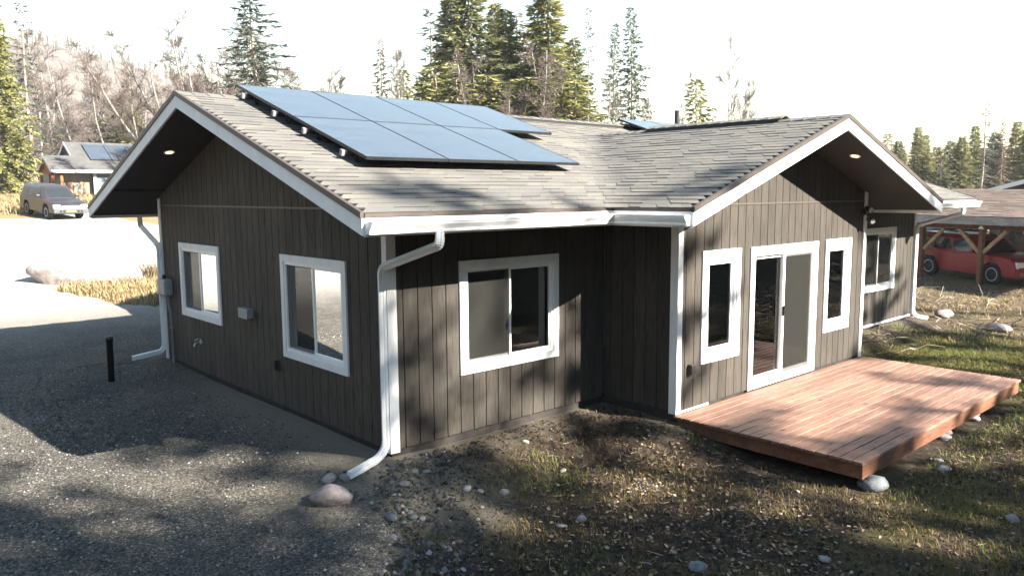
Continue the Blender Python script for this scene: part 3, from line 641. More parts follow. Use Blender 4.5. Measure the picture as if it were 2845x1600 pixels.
# ------------------------------------------------------------------ shingles
M_ASPH = simple('black_asphalt_edge', (.040, .037, .034), .9, .2, 9, .1)
def Pmap(s, h):
    """point on the front roof at eave-distance s from the valley, height h above the eave; the courses bend round the woven valley"""
    cx, cy = XEV+h/SL, YEV+h/SL; r = .30
    if h > ZW-ZE+.02: return (cx+s, cy, ZE+h)
    if s <= -r: return (cx+s, cy, ZE+h)
    if s >= r: return (cx, cy-s, ZE+h)
    t = (s+r)/(2*r); a = (cx-r, cy); c = (cx, cy-r)
    return ((1-t)**2*a[0]+2*t*(1-t)*cx+t*t*c[0], (1-t)**2*a[1]+2*t*(1-t)*cy+t*t*c[1], ZE+h)
tabs = []
def tab_mesh(P, s0, s1, h0, h1, thick):
    n = 4 if (s0 < .31 and s1 > -.31) else 1; vs = []
    for i in range(n+1):
        s = s0+(s1-s0)*i/n; a = P(s, h0); b = P(s, h1); vs += [(a[0], a[1], a[2]-.004), (a[0], a[1], a[2]+thick), (b[0], b[1], b[2]+.0015)]
    fs = []
    for i in range(n): o = 3*i; fs += [(o, o+3, o+4, o+1, 'e'), (o+1, o+4, o+5, o+2)]
    fs += [(0, 1, 2), (3*n, 3*n+2, 3*n+1)]
    return vs, fs
def row(P, sa, sb, h0, h1, breaks=()):
    s = sa - rnd.uniform(0, .3)
    while s < sb:
        w = rnd.choice((.16, .2, .26, .33, .42, .3)); e_ = s+w
        a, b = max(s, sa)+.0012, min(e_, sb)-.0012
        if b-a > .02:
            th = .0055 if rnd.random() < .5 else .0115
            c = P((a+b)/2, h0); tabs.append((Vector(c), (b-a), tab_mesh(P, a, b, h0, h1, th + rnd.uniform(-.001, .0015))))
        s = e_
dh = .0452
ncrs = int((ZR-ZE)/dh)
for kk in range(ncrs+1):
    h0 = kk*dh - .006; h1 = min(h0+dh*1.3, ZR-ZE-.002)
    if h1-h0 < .01: continue
    cx = XEV+h0/SL; cy = YEV+h0/SL
    if h0 < ZW-ZE-.03:
        row(Pmap, -(cx+OV+.012), (cy-YWO)+.012, h0, min(h1, ZW-ZE+.018) if h1 > ZW-ZE else h1)
        xr0 = 2*XM-cx
        row(lambda s, h: (s, YEV+h/SL, ZE+h), xr0, XR+.01, h0, h1)
        row(lambda s, h: (2*XM-XEV-h/SL, s, ZE+h), YWO-.012, YEV+h0/SL, h0, min(h1, ZW-ZE))
    else:
        row(lambda s, h: (s, YEV+h/SL, ZE+h), -OV-.012, XR+.01, h0, h1)
nback = len(tabs)
for kk in range(ncrs+1):
    h0 = kk*dh; h1 = min(h0+dh*1.3, ZR-ZE-.002)
    if h1-h0 > .01: row(lambda s, h: (s, L+EV-h/SL, ZE+h), -OV-.012, XR+.01, h0, h1)
camp = CAM
def score(i):
    t = tabs[i]; c = t[0]; d = (c-camp).length
    if i >= nback: return 0
    if 1.0 < c.x < 3.4 and c.y > .35 and c.z < 4.2 and c.y < 3.6: pass
    under = (-.02 < c.x < 3.45 and .55 < c.y < 3.6)
    return 0 if under else t[1]/d/d
order = sorted(range(len(tabs)), key=score, reverse=True); top = set(order[:295])
def tab_build(name, vs, fs):
    me = bpy.data.meshes.new(name); me.from_pydata(vs, [], [f[:4] if len(f) == 5 else f for f in fs]); me.materials.append(M_SHINGLE); me.materials.append(M_ASPH)
    me.polygons.foreach_set('material_index', [1 if len(f) == 5 else 0 for f in fs]); me.update(); return link(name, me, house)
RV = []; RF = []
for i, (c, w, (vs, fs)) in enumerate(tabs):
    if i in top: tab_build('shingle', vs, fs)
    else: o_ = len(RV); RV += vs; RF += [tuple(q if isinstance(q, str) else q+o_ for q in f) for f in fs]
setp(tab_build('shingles', RV, RF), kind='stuff')
# ridge caps and shingle-over ridge vents
def ridge(p0, p1, up0, lift, n, name='ridge_cap'):
    p0 = Vector(p0); p1 = Vector(p1); d = (p1-p0); side = d.cross(Vector((0, 0, 1))).normalized(); w = .145
    for i in range(n):
        a = p0 + d*(i/n); b = p0 + d*((i+1.12)/n if i < n-1 else 1.0); j = rnd.uniform(0, .003)
        prof = [(-w, -w*SL), (0, .0), (w, -w*SL)]
        lo = [tuple(a + side*u + Vector((0, 0, z+lift+.014+j))) for u, z in prof]; hi = [tuple(b + side*u + Vector((0, 0, z+lift+.005))) for u, z in prof]
        lo2 = [(x, y, z-.012) for x, y, z in lo]; hi2 = [(x, y, z-.008) for x, y, z in hi]
        MB().add(lo+hi+lo2+hi2, [(0, 1, 4, 3), (1, 2, 5, 4), (6, 9, 10, 7), (7, 10, 11, 8), (0, 6, 7, 1), (1, 7, 8, 2), (0, 3, 9, 6), (2, 8, 11, 5), (3, 4, 10, 9), (4, 5, 11, 10)]).build(name, M_SHINGLE, house)
def ridge_vent(p0, p1):
    p0 = Vector(p0); p1 = Vector(p1); side = (p1-p0).cross(Vector((0, 0, 1))).normalized(); w = .135; k = MB()
    prof = [(-w, -w*SL-.0), (-w, -w*SL+.052), (0, .052), (w, -w*SL+.052), (w, -w*SL-.0), (0, 0)]
    k.add([tuple(p + side*u + Vector((0, 0, z))) for p in (p0, p1) for u, z in prof], [tuple(range(6)), tuple(range(11, 5, -1))]+[(i, (i+1) % 6, 6+(i+1) % 6, 6+i) for i in range(6)])
    k.build('ridge_vent', M_BLACK, house)
ridge((-OV-.012, L/2, ZR+.006), (4.9, L/2, ZR+.006), 0, 0, 28); ridge_vent((4.9, L/2, ZR+.006), (14.6, L/2, ZR+.006)); ridge((4.9, L/2, ZR+.056), (XR, L/2, ZR+.056), 0, 0, 44)
ridge((XM, YWO-.012, ZW+.006), (XM, -1.14, ZW+.006), 0, 0, 5); ridge_vent((XM, -1.14, ZW+.006), (XM, 1.35, ZW+.006)); ridge((XM, -1.2, ZW+.058), (XM, 1.36, ZW+.058), 0, 0, 12); ridge((XM, 1.36, ZW+.006), (XM, YV-.05, ZW+.006), 0, 0, 7)
# ------------------------------------------------------------------ solar panels on the front slope
def slope_pt(x, y, h): return (x, y, ZE + SL*(y-YEV) + h)
RK = 1.0/math.hypot(1, SL)
def solar_panel(x0, x1, y0, y1, label, hh=.165):
    w = (x1-x0)/2-.004; ln = (y1-y0)/RK-.008; k = MB(); f = .011
    o = MB().box(-w+f-.002, w-f+.002, f-.002, ln-f+.002, -.006, 0).build('solar_panel', M_SOLAR, house, loc=slope_pt((x0+x1)/2, y0, hh)); o['label'] = label; o.rotation_euler = (math.atan(SL), 0, 0)
    k.box(-w, -w+f, 0, ln, -.035, .002); k.box(w-f, w, 0, ln, -.035, .002); k.box(-w+f, w-f, 0, f, -.035, .002); k.box(-w+f, w-f, ln-f, ln, -.035, .002); k.build('frame', M_BLACK, o)
    return o
px = [-.03+1.163*i for i in range(5)]; ys_ = (.31, 2.02, 3.73)
words = ['leftmost', 'second', 'third', 'fourth']
for i in range(4): solar_panel(px[i], px[i+1], ys_[1], ys_[2], '%s blue black solar panel in the upper row on the left front roof' % words[i] if i < 3 else 'solar panel at the right end of the upper row with nothing below it')
for i in range(3): solar_panel(px[i], px[i+1], ys_[0], ys_[1], ['solar panel at the lower left corner of the array nearest the gable', 'middle solar panel of the lower row above the gutter', 'solar panel at the right end of the lower row near the valley'][i])
for i in range(3): solar_panel(8.30+1.163*i, 9.463+1.163*i, 2.0, 3.73, ['solar panel peeking above the ridge where the wing meets the main roof', 'solar panel behind the wing ridge in the middle of its row', 'solar panel behind the wing ridge at the far end of its row'][i])
for y, xe in ((.72, 3.42), (1.62, 3.42), (2.42, 4.58), (3.34, 4.58)):
    rl = MB().sweep([slope_pt(-.10, y, .085), slope_pt(xe, y, .085)], [(-.02, -.028), (.02, -.028), (.02, .034), (-.02, .034)], (0, -SL, 1)).build('mounting_rail', M_BLACK, house)
    MB().sweep([slope_pt(-.115, y, .086), slope_pt(-.078, y, .086)], [(-.024, -.03), (.024, -.03), (.028, 0), (.024, .037), (-.024, .037), (-.028, 0)], (0, -SL, 1)).build('rail_end_cap', M_GREYCOND, rl)
    for x in np.arange(.06, xe, 1.15):
        c = slope_pt(x, y-.06, 0); MB().box(c[0]-.03, c[0]+.03, c[1]-.05, c[1]+.05, c[2]-.01, c[2]+.012).build('rail_foot', M_BLACK, rl); MB().box(c[0]-.012, c[0]+.012, c[1]+.005, c[1]+.035, c[2]+.012, c[2]+.11).build('rail_bracket', M_BLACK, rl)
# roof pipe
vp = empty('vent_pipe', (11.6, 4.6, ZE+SL*(L+EV-4.6)-.05), 'black plumbing vent pipe standing on the roof behind the wing ridge', 'vent pipe')
MB().lathe([(.055, 0), (.055, 1.0), (.048, 1.0), (.048, .8)], (0, 0, 0), (0, 0, 1), 16).build('pipe', M_BLACK, vp); MB().lathe([(.14, 0), (.075, .14), (.058, .15)], (0, 0, 0), (0, 0, 1), 16).build('pipe_boot', M_DRIP, vp)

# ------------------------------------------------------------------ fixtures on the walls
def soffit_light(x, y, z, nrm, label):
    o = empty('soffit_light', (x, y, z), label, 'light', 'lit lights in the soffits'); n = Vector(nrm).normalized()
    MB().lathe([(.075, 0), (.085, .006), (.082, .012), (.062, .010), (.060, .004)], (0, 0, 0), n, 24).build('trim_ring', M_WHITE, o)
    MB().lathe([(.0601, .004), (.0601, .009), (.03, .0095)], (0, 0, 0), n, 24).build('lens', M_LAMP, o)
    return o
soffit_light(-.47, 5.26, ZE+SL*(L+EV-5.26)-soff, (0, -SL, -1), 'round warm lit light in the dark soffit of the left gable')
soffit_light(7.45, -1.80, ZE+SL*(2*XM-XEV-7.45)-soff, (-SL, 0, -1), 'round warm lit light in the soffit above the patio door gable')
m_ = empty('meter_box', (0, 7.02, 1.29), 'grey electric box with conduit beside the left downspout', 'electric box')
def rbox(o, name, mat, x0, x1, y0, y1, z0, z1, bv=.008): return MB().box(x0, x1, y0, y1, z0, z1).build(name, mat, o, bevel=bv)
rbox(m_, 'box', M_GREYBOX, -.14, -.004, -.20, .20, -.13, .16, .02); rbox(m_, 'lid', M_GREYBOX, -.152, -.141, -.18, .18, -.11, .14, .006)
MB().lathe([(.028, 0), (.028, .06), (.018, .07)], (-.07, .05, .158), (0, 0, 1), 12).build('knob', M_BLACK, m_)
MB().tube([(-.06, -.10, -.13), (-.06, -.10, -.3), (-.045, -.13, -.45), (-.045, -.13, -1.42)], .022, 10).build('conduit', M_GREYCOND, m_); MB().box(-.07, -.02, -.16, -.10, -.72, -.69).build('strap', M_GREYCOND, m_)
j = empty('junction_box', (0, 3.68, 1.20), 'small square grey junction box between the two gable windows', 'junction box')
rbox(j, 'box', M_GREYBOX, -.10, -.002, -.15, .15, -.07, .07); rbox(j, 'cover', M_GREYBOX, -.108, -.101, -.155, .155, -.075, .075, .003)
f = empty('hose_faucet', (0, 5.64, .50), 'metal outdoor faucet low on the gable wall under the far window', 'faucet')
MB().tube([(-.002, 0, 0), (-.06, 0, 0), (-.10, 0, -.02), (-.12, 0, -.07)], .016, 10).build('spout', M_METAL, f); MB().lathe([(.01, 0), (.04, .004), (.04, .014), (.01, .018)], (-.07, 0, .035), (-.3, 0, 1), 12).build('handle', M_METAL, f); MB().lathe([(.045, 0), (.045, .008)], (-.002, 0, 0), (-1, 0, 0), 14).build('flange', M_METAL, f); MB().tube([(-.03, -.02, .0), (-.03, -.14, .01)], .014, 8).build('drain_arm', M_METAL, f)
def outlet(loc, T, label):
    o = empty('outdoor_outlet', loc, label, 'outlet', 'covered outlets on the walls')
    MB().box(-.045, .045, -.075, .075, .001, .03, T).build('back_box', M_DRIP, o, bevel=.004); MB().box(-.05, .05, -.065, .075, .031, .075, T).build('cover', M_BLACK, o, bevel=.012); return o
outlet((0, 2.80, .56), lambda u, v, w: (-w, u, v), 'black covered outlet on the gable wall left of the near window')
outlet((3.945, YW, .54), lambda u, v, w: (u, -w, v), 'dark covered outlet low beside the white corner by the deck')
s_ = empty('security_light', (8.99, YW-.02, 2.55), 'black security floodlight with round head by the right corner of the door gable', 'floodlight')
MB().lathe([(.06, 0), (.06, .03), (.02, .05)], (0, 0, 0), (0, -1, 0), 16).build('base', M_BLACK, s_)
for dx, dz in ((-.11, .06), (-.02, -.13)):
    MB().tube([(0, -.04, 0), (dx*.5, -.08, dz*.5), (dx, -.10, dz)], .012, 8).build('arm', M_BLACK, s_); h_ = MB().lathe([(.025, -.05), (.05, 0), (.062, .07), (.066, .09), (.05, .09)], (dx, -.12, dz), (-.45, -1, -.35), 18).build('lamp_head', M_BLACK, s_)
    c = Vector((dx, -.12, dz)) + Vector((-.45, -1, -.35)).normalized()*.088; MB().lathe([(.05, 0), (.045, .006), (.01, .008)], c, (-.45, -1, -.35), 18).build('lens', M_ROCKL, h_)
# ------------------------------------------------------------------ deck
deck = empty('deck', (6.4, -2.5, -.04), 'new reddish cedar deck platform in front of the sliding door', 'deck')
def rb(o, x0, x1, y0, y1, z0, z1): l = o.location; return MB().box(x0-l.x, x1-l.x, y0-l.y, y1-l.y, z0-l.z, z1-l.z)
n = 18; y0, y1 = -1.275, -3.80; pit = (y0-y1)/n
for i in range(n):
    ya = y0-i*pit; yb = ya-pit+.015; xx0 = 3.60 + rnd.uniform(-.004, .004); xx1 = 9.22+rnd.uniform(-.004, .004); dz = rnd.uniform(-.002, .0015)
    rb(deck, xx0, xx1, yb, ya, -.078+dz, -.04+dz).build('board', M_DECK, deck, bevel=.006)
rb(deck, 3.65, 3.69, -3.725, -1.30, -.245, -.0785).build('rim_joist', M_DECKRIM, deck); rb(deck, 3.65, 9.175, -3.766, -3.7255, -.245, -.0785).build('rim_joist', M_DECKRIM, deck); rb(deck, 9.135, 9.175, -3.725, -1.30, -.245, -.0785).build('rim_joist', M_DECKRIM, deck)
for x in np.arange(4.1, 9.1, .41): rb(deck, x-.02, x+.02, -3.72, -1.30, -.235, -.0785).build('joist', M_DECKRIM, deck)
for x, y in ((4.15, -3.45), (6.4, -3.45), (8.8, -3.45), (4.15, -1.6), (8.8, -1.6)): rb(deck, x-.07, x+.07, y-.07, y+.07, -.7, -.246).build('post', M_DECKRIM, deck)
# capped pipe in the gravel
cp = empty('cleanout_pipe', (-1.12, 6.75, float(H(-1.12, 6.75))), 'black capped pipe standing upright in the gravel by the left gable', 'pipe')
MB().lathe([(.052, -.3), (.052, .70), (.06, .70), (.061, .76), (.056, .775), (.02, .785)], (0, 0, 0), (.015, 0, 1), 22).build('pipe', M_BLACK, cp, True)
# ------------------------------------------------------------------ rocks
import bmesh
def rock_mesh(seed, sx, sy, sz, mat, sub=3, rough=0.28):
    bm = bmesh.new(); bmesh.ops.create_icosphere(bm, subdivisions=sub, radius=1.0); r = random.Random(seed); P = [Vector((r.uniform(-1, 1), r.uniform(-1, 1), r.uniform(-1, 1))).normalized() for _ in range(9)]; D = [r.uniform(.62, .95) for _ in P]
    from mathutils import noise as mn
    off = Vector((seed*3.1, seed*1.7, seed*.9))
    for v in bm.verts:
        c = v.co.copy(); k = 1.0
        for p, d in zip(P, D):
            q = c.dot(p)
            if q > d: k = min(k, d/q + (1-d/q)*.25)
        v.co = c*k*(1+rough*.5*mn.noise(c*1.3+off)+rough*.22*mn.noise(c*4+off)); v.co = Vector((v.co.x*sx, v.co.y*sy, v.co.z*sz))
    me = bpy.data.meshes.new('rock'); bm.to_mesh(me); bm.free(); me.materials.append(mat); me.polygons.foreach_set('use_smooth', [True]*len(me.polygons)); me.update(); return me
def rock(name, x, y, w, d, h, mat, label, seed, rz=0, sink=.3, group=None, sub=3):
    o = link(name, rock_mesh(seed, w/2, d/2, h/2, mat, sub)); o.location = (x, y, float(H(x, y))+h*(.5-sink)); o.rotation_euler = (0, 0, rz); setp(o, label, 'boulder' if name == 'boulder' else 'rock', group); return o
RG = 'rocks lying in the front yard'
rock('boulder', -.93, -.27, .46, .30, .27, M_ROCKP, 'large pinkish grey boulder below the near downspout spout', 5, -.72, .15)
rock('rock', -.70, .17, .20, .15, .13, M_ROCK, 'smooth dark rock behind the large boulder by the spout', 6, .2, .2)
rock('rock', -.60, -.01, .17, .14, .13, M_ROCK, 'smooth rock wedged between the large boulder and the spout', 7, 1.0, .2)
for i, (x, y, w, d, h, mt, lab) in enumerate([
    (-.66, -1.0, .12, .17, .09, M_ROCKD, 'egg shaped blue grey stone on the sandy mound edge'),
    (-.84, -1.27, .14, .10, .06, M_ROCKD, 'flat blue stone in front of the egg shaped stone'),
    (-.50, -1.13, .10, .07, .06, M_ROCKD, 'small blue stone right of the egg shaped stone'),
    (-.44, -1.2, .08, .07, .06, M_ROCK, 'round dark pebble stone at the right of the small blue stone'),
    (.15, -.47, .12, .08, .06, M_ROCK, 'grey stone in the soil close to the near wall'),
    (.33, -.95, .13, .10, .07, M_ROCKL, 'pale stone on the sandy patch in the middle of the yard'),
    (.43, -1.05, .10, .08, .05, M_ROCK, 'grey stone just right of the pale sandy patch stone'),
    (.66, -1.19, .13, .10, .09, M_ROCK, 'angular grey stone in the tree shadow stripe'),
    (.75, -2.25, .12, .11, .10, M_ROCK, 'round stone sitting in the moss in the middle foreground'),
    (.52, -2.2, .12, .06, .04, M_ROCKL, 'white flat stone left of the round mossy stone'),
    (1.62, -1.15, .13, .08, .05, M_ROCKL, 'pale flat stone between the window wall and the deck'),
    (1.70, -.42, .12, .08, .05, M_ROCKL, 'light stone on the bare dirt under the big window'),
    (.78, -3.61, .20, .15, .09, M_ROCKD, 'dark grey stone near the bottom edge below the deck corner'),
    (1.7, -4.3, .13, .10, .07, M_ROCK, 'small grey stone at the bottom edge right of the dark one'),
    (3.86, -3.80, .34, .28, .25, M_ROCKD, 'round boulder like rock tucked under the near deck corner'),
    (6.08, -3.50, .26, .18, .14, M_ROCKL, 'pale rock beside the middle of the deck front edge'),
    (6.30, -3.66, .24, .16, .12, M_ROCK, 'grey rock just outside the middle of the deck front edge'),
    (6.62, -3.62, .20, .14, .11, M_ROCKL, 'third rock along the deck front edge'),
    (7.55, -3.62, .26, .18, .15, M_ROCK, 'grey rock under the far part of the deck front edge'),
    (7.85, -3.55, .22, .16, .12, M_ROCKL, 'pale rock next to the rock under the far deck edge'),
    (8.65, -3.45, .24, .18, .12, M_ROCK, 'last rock near the far deck corner'),
    (5.02, -4.12, .20, .13, .08, M_ROCKD, 'blue grey flat stone in the lawn right of the deck corner'),
    (3.93, -5.14, .16, .13, .10, M_ROCKD, 'blue stone near the lower right edge'),
    (5.35, -3.95, .14, .10, .05, M_ROCK, 'small stone left behind the blue grey flat stone'),
    (17.07, .05, .52, .40, .34, M_ROCK, 'pale rock among dry brush right of the house corner'),
    (15.77, -1.61, .60, .42, .24, M_ROCK, 'broad pale rock at the right among the roots and brush'),
    (.02, -.42, .10, .09, .08, M_ROCKP, 'small reddish stone at the foot of the white corner'),
    (-.25, -.62, .13, .12, .08, M_ROCK, 'grey stone half buried in the sandy mound')]):
    rock('rock', x, y, w, d, h, mt, lab, 20+i, i*1.3, .3, RG, 3 if w > .15 else 2)
rock('boulder', 1.75, 17.5, 4.0, 1.9, 1.7, M_ROCKP, 'huge pale boulder on the gravel beyond the left gable', 3, -.15, .32, None, 4)

# ------------------------------------------------------------------ vehicles
def paint(name, c, rough=.25, metal=.3):
    m, nt, b = base_mat(name, rough, .5, metal); b.inputs['Base Color'].default_value = (*c, 1); b.inputs['Coat Weight'].default_value = .3; b.inputs['Coat Roughness'].default_value = .05
    n = noise(nt, coords(nt), 3, 4); r = ramp(nt, [(.3, [x*.8 for x in c]), (.7, [min(1, x*1.15+.004) for x in c])]); nt.links.new(n, r.inputs[0]); nt.links.new(r.outputs[0], b.inputs['Base Color']); return m
M_RED = paint('red_car_paint', (.25, .004, .020), .3, 0); M_DARKCAR = paint('dark_dusty_car_paint', (.034, .030, .034), .4, .2); M_DARK2 = paint('dark_green_car_paint', (.012, .018, .02)); M_WCAR = paint('white_car_paint', (.7, .7, .7), .3, 0)
M_CG = simple('dark_car_window', (.02, .024, .027), .04, .1, 3, .7); M_TYRE = simple('tyre_rubber', (.022, .021, .02), .85, .3, 9, .2); M_RIM = simple('alloy_rim', (.62, .62, .63), .4, .08, 9, .5, metal=0); M_LENS = simple('clear_headlight', (.75, .76, .78), .12, .05, 5, .6); M_TAIL = simple('red_tail_light', (.35, .02, .02), .15, .1, 5, .5)
M_GREYPL = simple('grey_bumper_plastic', (.085, .085, .088), .55, .15, 6, .3); M_PLATE = simple('yellow_plate', (.75, .55, .06), .5, .1, 9, .3)
def car(name, loc, rz, tilt, pm, label, LN=4.5, W=1.8, HT=1.68, bump_m=None, plate=False, rackon=False, hood=1.0, cat='car', group=None):
    o = empty(name, loc, label, cat, group); o.rotation_euler = (0, tilt, rz); k = LN/4.5; hz = HT/1.68; w = W/2; wb = 1.32*k; wr = .345*hz*(1.08 if hood > 1 else 1); ar = wr+.075
    def arch(cx): return [(cx+ar*math.cos(t), .36+ar*math.sin(t)) for t in np.linspace(math.pi, 0, 11)]
    top = [(-2.22, .50), (-2.26, .62), (-2.24, .95), (-2.17, 1.06), (-1.0, 1.07), (.2, 1.05), (.95, 1.04+.05*(hood > 1)), (1.5, 1.0+.07*(hood > 1)), (1.98, .92+.09*(hood > 1)), (2.16, .80+.08*(hood > 1)), (2.23, .60), (2.20, .36)]
    poly = [(x*k, z*hz) for x, z in top]; bot = arch(wb)[::-1] + arch(-wb)[::-1]
    poly += [(wb+ar+.02, .34*hz)] + bot[:11] + [(wb-ar-.02, .31*hz), (-wb+ar+.02, .31*hz)] + bot[11:] + [(-wb-ar-.02, .36*hz)]
    n = len(poly); lay = []
    for y, ins in ((-w, 1), (-w+.05, .35), (-w+.16, 0), (w-.16, 0), (w-.05, .35), (w, 1)):
        lay.append([(x*(1-.018*ins), y, z - (.045*ins if z > .8*hz else 0)) for x, z in poly])
    vs = sum(lay, []); fs = [tuple(range(n))[::-1], tuple(range(5*n, 6*n))] + [(a*n+i, a*n+(i+1) % n, (a+1)*n+(i+1) % n, (a+1)*n+i) for a in range(5) for i in range(n)]
    MB().add(vs, fs).build('body', pm, o, bevel=.012)
    MB().box(-2.0*k, 2.0*k, -w+.16, w-.16, .24, .7).build('underbody', M_BLACK, o)
    S = [(1.0*hz, -2.20*k, 1.0*k, w-.03), (1.08*hz, -2.18*k, .93*k, w-.04), (1.5*hz, -2.07*k, .50*k, w-.13), (1.62*hz, -2.02*k, .32*k, w-.18), (1.68*hz, -1.86*k, .05*k, w-.28)]
    def ring(z, x0, x1, hw): c = .10; return [(x0, -hw+c, z), (x0+c*.6, -hw, z), (x1-c*1.6, -hw, z), (x1, -hw+c*1.6, z), (x1, hw-c*1.6, z), (x1-c*1.6, hw, z), (x0+c*.6, hw, z), (x0, hw-c, z)]
    vs = sum([ring(*s) for s in S], []); fs = [(a*8+i, a*8+(i+1) % 8, (a+1)*8+(i+1) % 8, (a+1)*8+i) for a in range(len(S)-1) for i in range(8)] + [tuple(range(len(S)*8-8, len(S)*8))]
    MB().add(vs, fs).build('cabin', pm, o, bevel=.02)
    def sec(z): return [np.interp(z, [s[0] for s in S], [s[j] for s in S]) for j in (1, 2, 3)]
    z0, z1 = 1.10*hz, 1.52*hz; (a0, b0, h0), (a1, b1, h1) = sec(z0), sec(z1)
    for sy in (-1, 1):
        for x0, x1, X0, X1_ in ((a0+.22*k, a0+.92*k, a1+.18*k, a1+.80*k), (a0+1.0*k, a0+1.80*k, a1+.88*k, a1+1.5*k), (a0+1.88*k, b0-.30*k, a1+1.58*k, b1-.20*k)):
            e_ = .006; p = [(x0, sy*(h0+e_), z0), (x1, sy*(h0+e_), z0), (X1_, sy*(h1+e_), z1), (X0, sy*(h1+e_), z1)]; q = [(x, y-sy*.02, z) for x, y, z in p]
            MB().add(p+q, [(0, 1, 2, 3), (7, 6, 5, 4), (0, 4, 5, 1), (1, 5, 6, 2), (2, 6, 7, 3), (3, 7, 4, 0)]).build('side_window', M_CG, o)
        mb = MB().box(b0-.42*k, b0-.26*k, sy*(h0+.02) if sy > 0 else sy*(h0+.2), sy*(h0+.2) if sy > 0 else sy*(h0+.02), 1.08*hz, 1.22*hz); mb.build('mirror', pm if not plate else M_BLACK, o, bevel=.03)
        for x in (-.35*k, -1.28*k): MB().box(x-.1, x+.08, min(sy*(w-.005), sy*(w+.022)), max(sy*(w-.005), sy*(w+.022)), .93*hz, .965*hz).build('door_handle', pm, o)
    for xs_, nm in (((b0, b1), 'windscreen'), ((a0, a1), 'rear_window')):
        d = .008 if nm == 'windscreen' else -.008; p = [(xs_[0]+d, -h0+.2, z0), (xs_[0]+d, h0-.2, z0), (xs_[1]+d, h1-.17, z1), (xs_[1]+d, -h1+.17, z1)]; q = [(x-d*2.5, y, z-.0) for x, y, z in p]
        MB().add(p+q, [(0, 1, 2, 3), (7, 6, 5, 4), (0, 4, 5, 1), (1, 5, 6, 2), (2, 6, 7, 3), (3, 7, 4, 0)]).build(nm, M_CG, o)
    bmz = bump_m or pm
    MB().box(2.06*k, 2.29*k, -w+.03, w-.03, .34*hz, .62*hz).build('front_bumper', bmz, o, bevel=.05); MB().box(-2.33*k, -2.1*k, -w+.03, w-.03, .38*hz, .62*hz).build('rear_bumper', bmz, o, bevel=.05)
    g = MB(); g.box(2.12*k, 2.215*k, -.40, .40, .645*hz, .80*hz*hood); gr = g.build('grille', M_BLACK, o)
    for zz in (.69, .735): MB().box(2.2*k, 2.228*k, -.38, .38, zz*hz-.008, zz*hz+.008).build('grille_bar', M_RIM, gr)
    for sy in (-1, 1):
        MB().box(2.0*k, 2.205*k, min(sy*.44, sy*(w-.04)), max(sy*.44, sy*(w-.04)), .64*hz, .80*hz*hood).build('headlight', M_LENS, o, bevel=.03); MB().box(-2.27*k, -2.1*k, min(sy*(w-.19), sy*(w-.02)), max(sy*(w-.19), sy*(w-.02)), .78*hz, 1.02*hz).build('tail_light', M_TAIL, o, bevel=.02)
        if plate:
            for y in (.30, .44): MB().lathe([(.045, 0), (.05, .03), (.02, .032)], (2.285*k, sy*y, .47*hz), (1, 0, 0), 10).build('fog_light', M_BLACK, o)
    if plate: MB().box(2.289*k, 2.30*k, -.16, .16, .43*hz, .56*hz).build('licence_plate', M_PLATE, o)
    for cx in (wb, -wb):
        for sy in (-1, 1):
            c = (cx, sy*(w-.12), wr); ty = MB().lathe([(wr*.60, -.11), (wr*.93, -.11), (wr, -.075), (wr, .075), (wr*.93, .11), (wr*.60, .11)], c, (0, sy, 0), 26); wo_ = link('wheel', ty.mesh('wheel', M_TYRE, False), o)
            rm = MB().lathe([(wr*.60, .085), (wr*.64, .112), (wr*.57, .112), (wr*.53, .05), (.0, .05)], c, (0, sy, 0), 26)
            for q in range(6):
                a = q*math.pi/3; ca, sa = math.cos(a), math.sin(a); vs = []
                for r0, hw2 in ((.0, .035), (wr*.58, .05)):
                    for s2 in (-1, 1):
                        for yy in (.05, .10): vs.append((c[0]+ca*r0-sa*hw2*s2, c[1]+sy*yy, c[2]+sa*r0+ca*hw2*s2))
                rm.add(vs, [(0, 1, 3, 2), (4, 6, 7, 5), (0, 4, 5, 1), (2, 3, 7, 6), (1, 5, 7, 3), (0, 2, 6, 4)])
            rm.build('rim', M_RIM, wo_); MB().lathe([(.05, .06), (.045, .108), (.01, .112)], c, (0, sy, 0), 12).build('hub', M_GREYPL, wo_)
    if rackon:
        r_ = MB()
        for sy in (-1, 1): r_.tube([(-1.75*k, sy*(w-.36), 1.70*hz), (-1.6*k, sy*(w-.36), 1.76*hz), (-.2*k, sy*(w-.36), 1.76*hz), (-.05*k, sy*(w-.36), 1.68*hz)], .022, 8)
        for x in (-1.35, -.55): r_.tube([(x*k, -w+.3, 1.78*hz), (x*k, w-.3, 1.78*hz)], .02, 8)
        r_.build('roof_rack', M_BLACK, o)
    return o
zc_ = float(H(4.06, 34.5))
car('parked_suv', (4.10, 34.4, zc_+.0), math.atan2(-1, .14), .075, M_DARKCAR, 'dark dusty suv with yellow front plate parked on the gravel by the grey house', 3.95, 1.53, 1.44, M_GREYPL, True, False)
zs_ = -.37
car('red_suv', (27.75, 2.62, zs_), math.atan2(-.907, -.42), .03, M_RED, 'shiny red suv parked under the carport roof', 4.75, 1.85, 1.66, None, False, True, 1.12)
car('dark_car', (32.6, 1.2, -.35), math.atan2(-.907, -.42), 0, M_DARK2, 'dark vehicle parked behind the red suv under the carport', 4.7, 1.85, 1.72, None, False, False, 1.05)
car('white_vehicle', (42.5, 14.2, -.2), math.atan2(-.6, -.8), 0, M_WCAR, 'white vehicle seen under the carport beam far behind', 4.9, 1.9, 1.75)

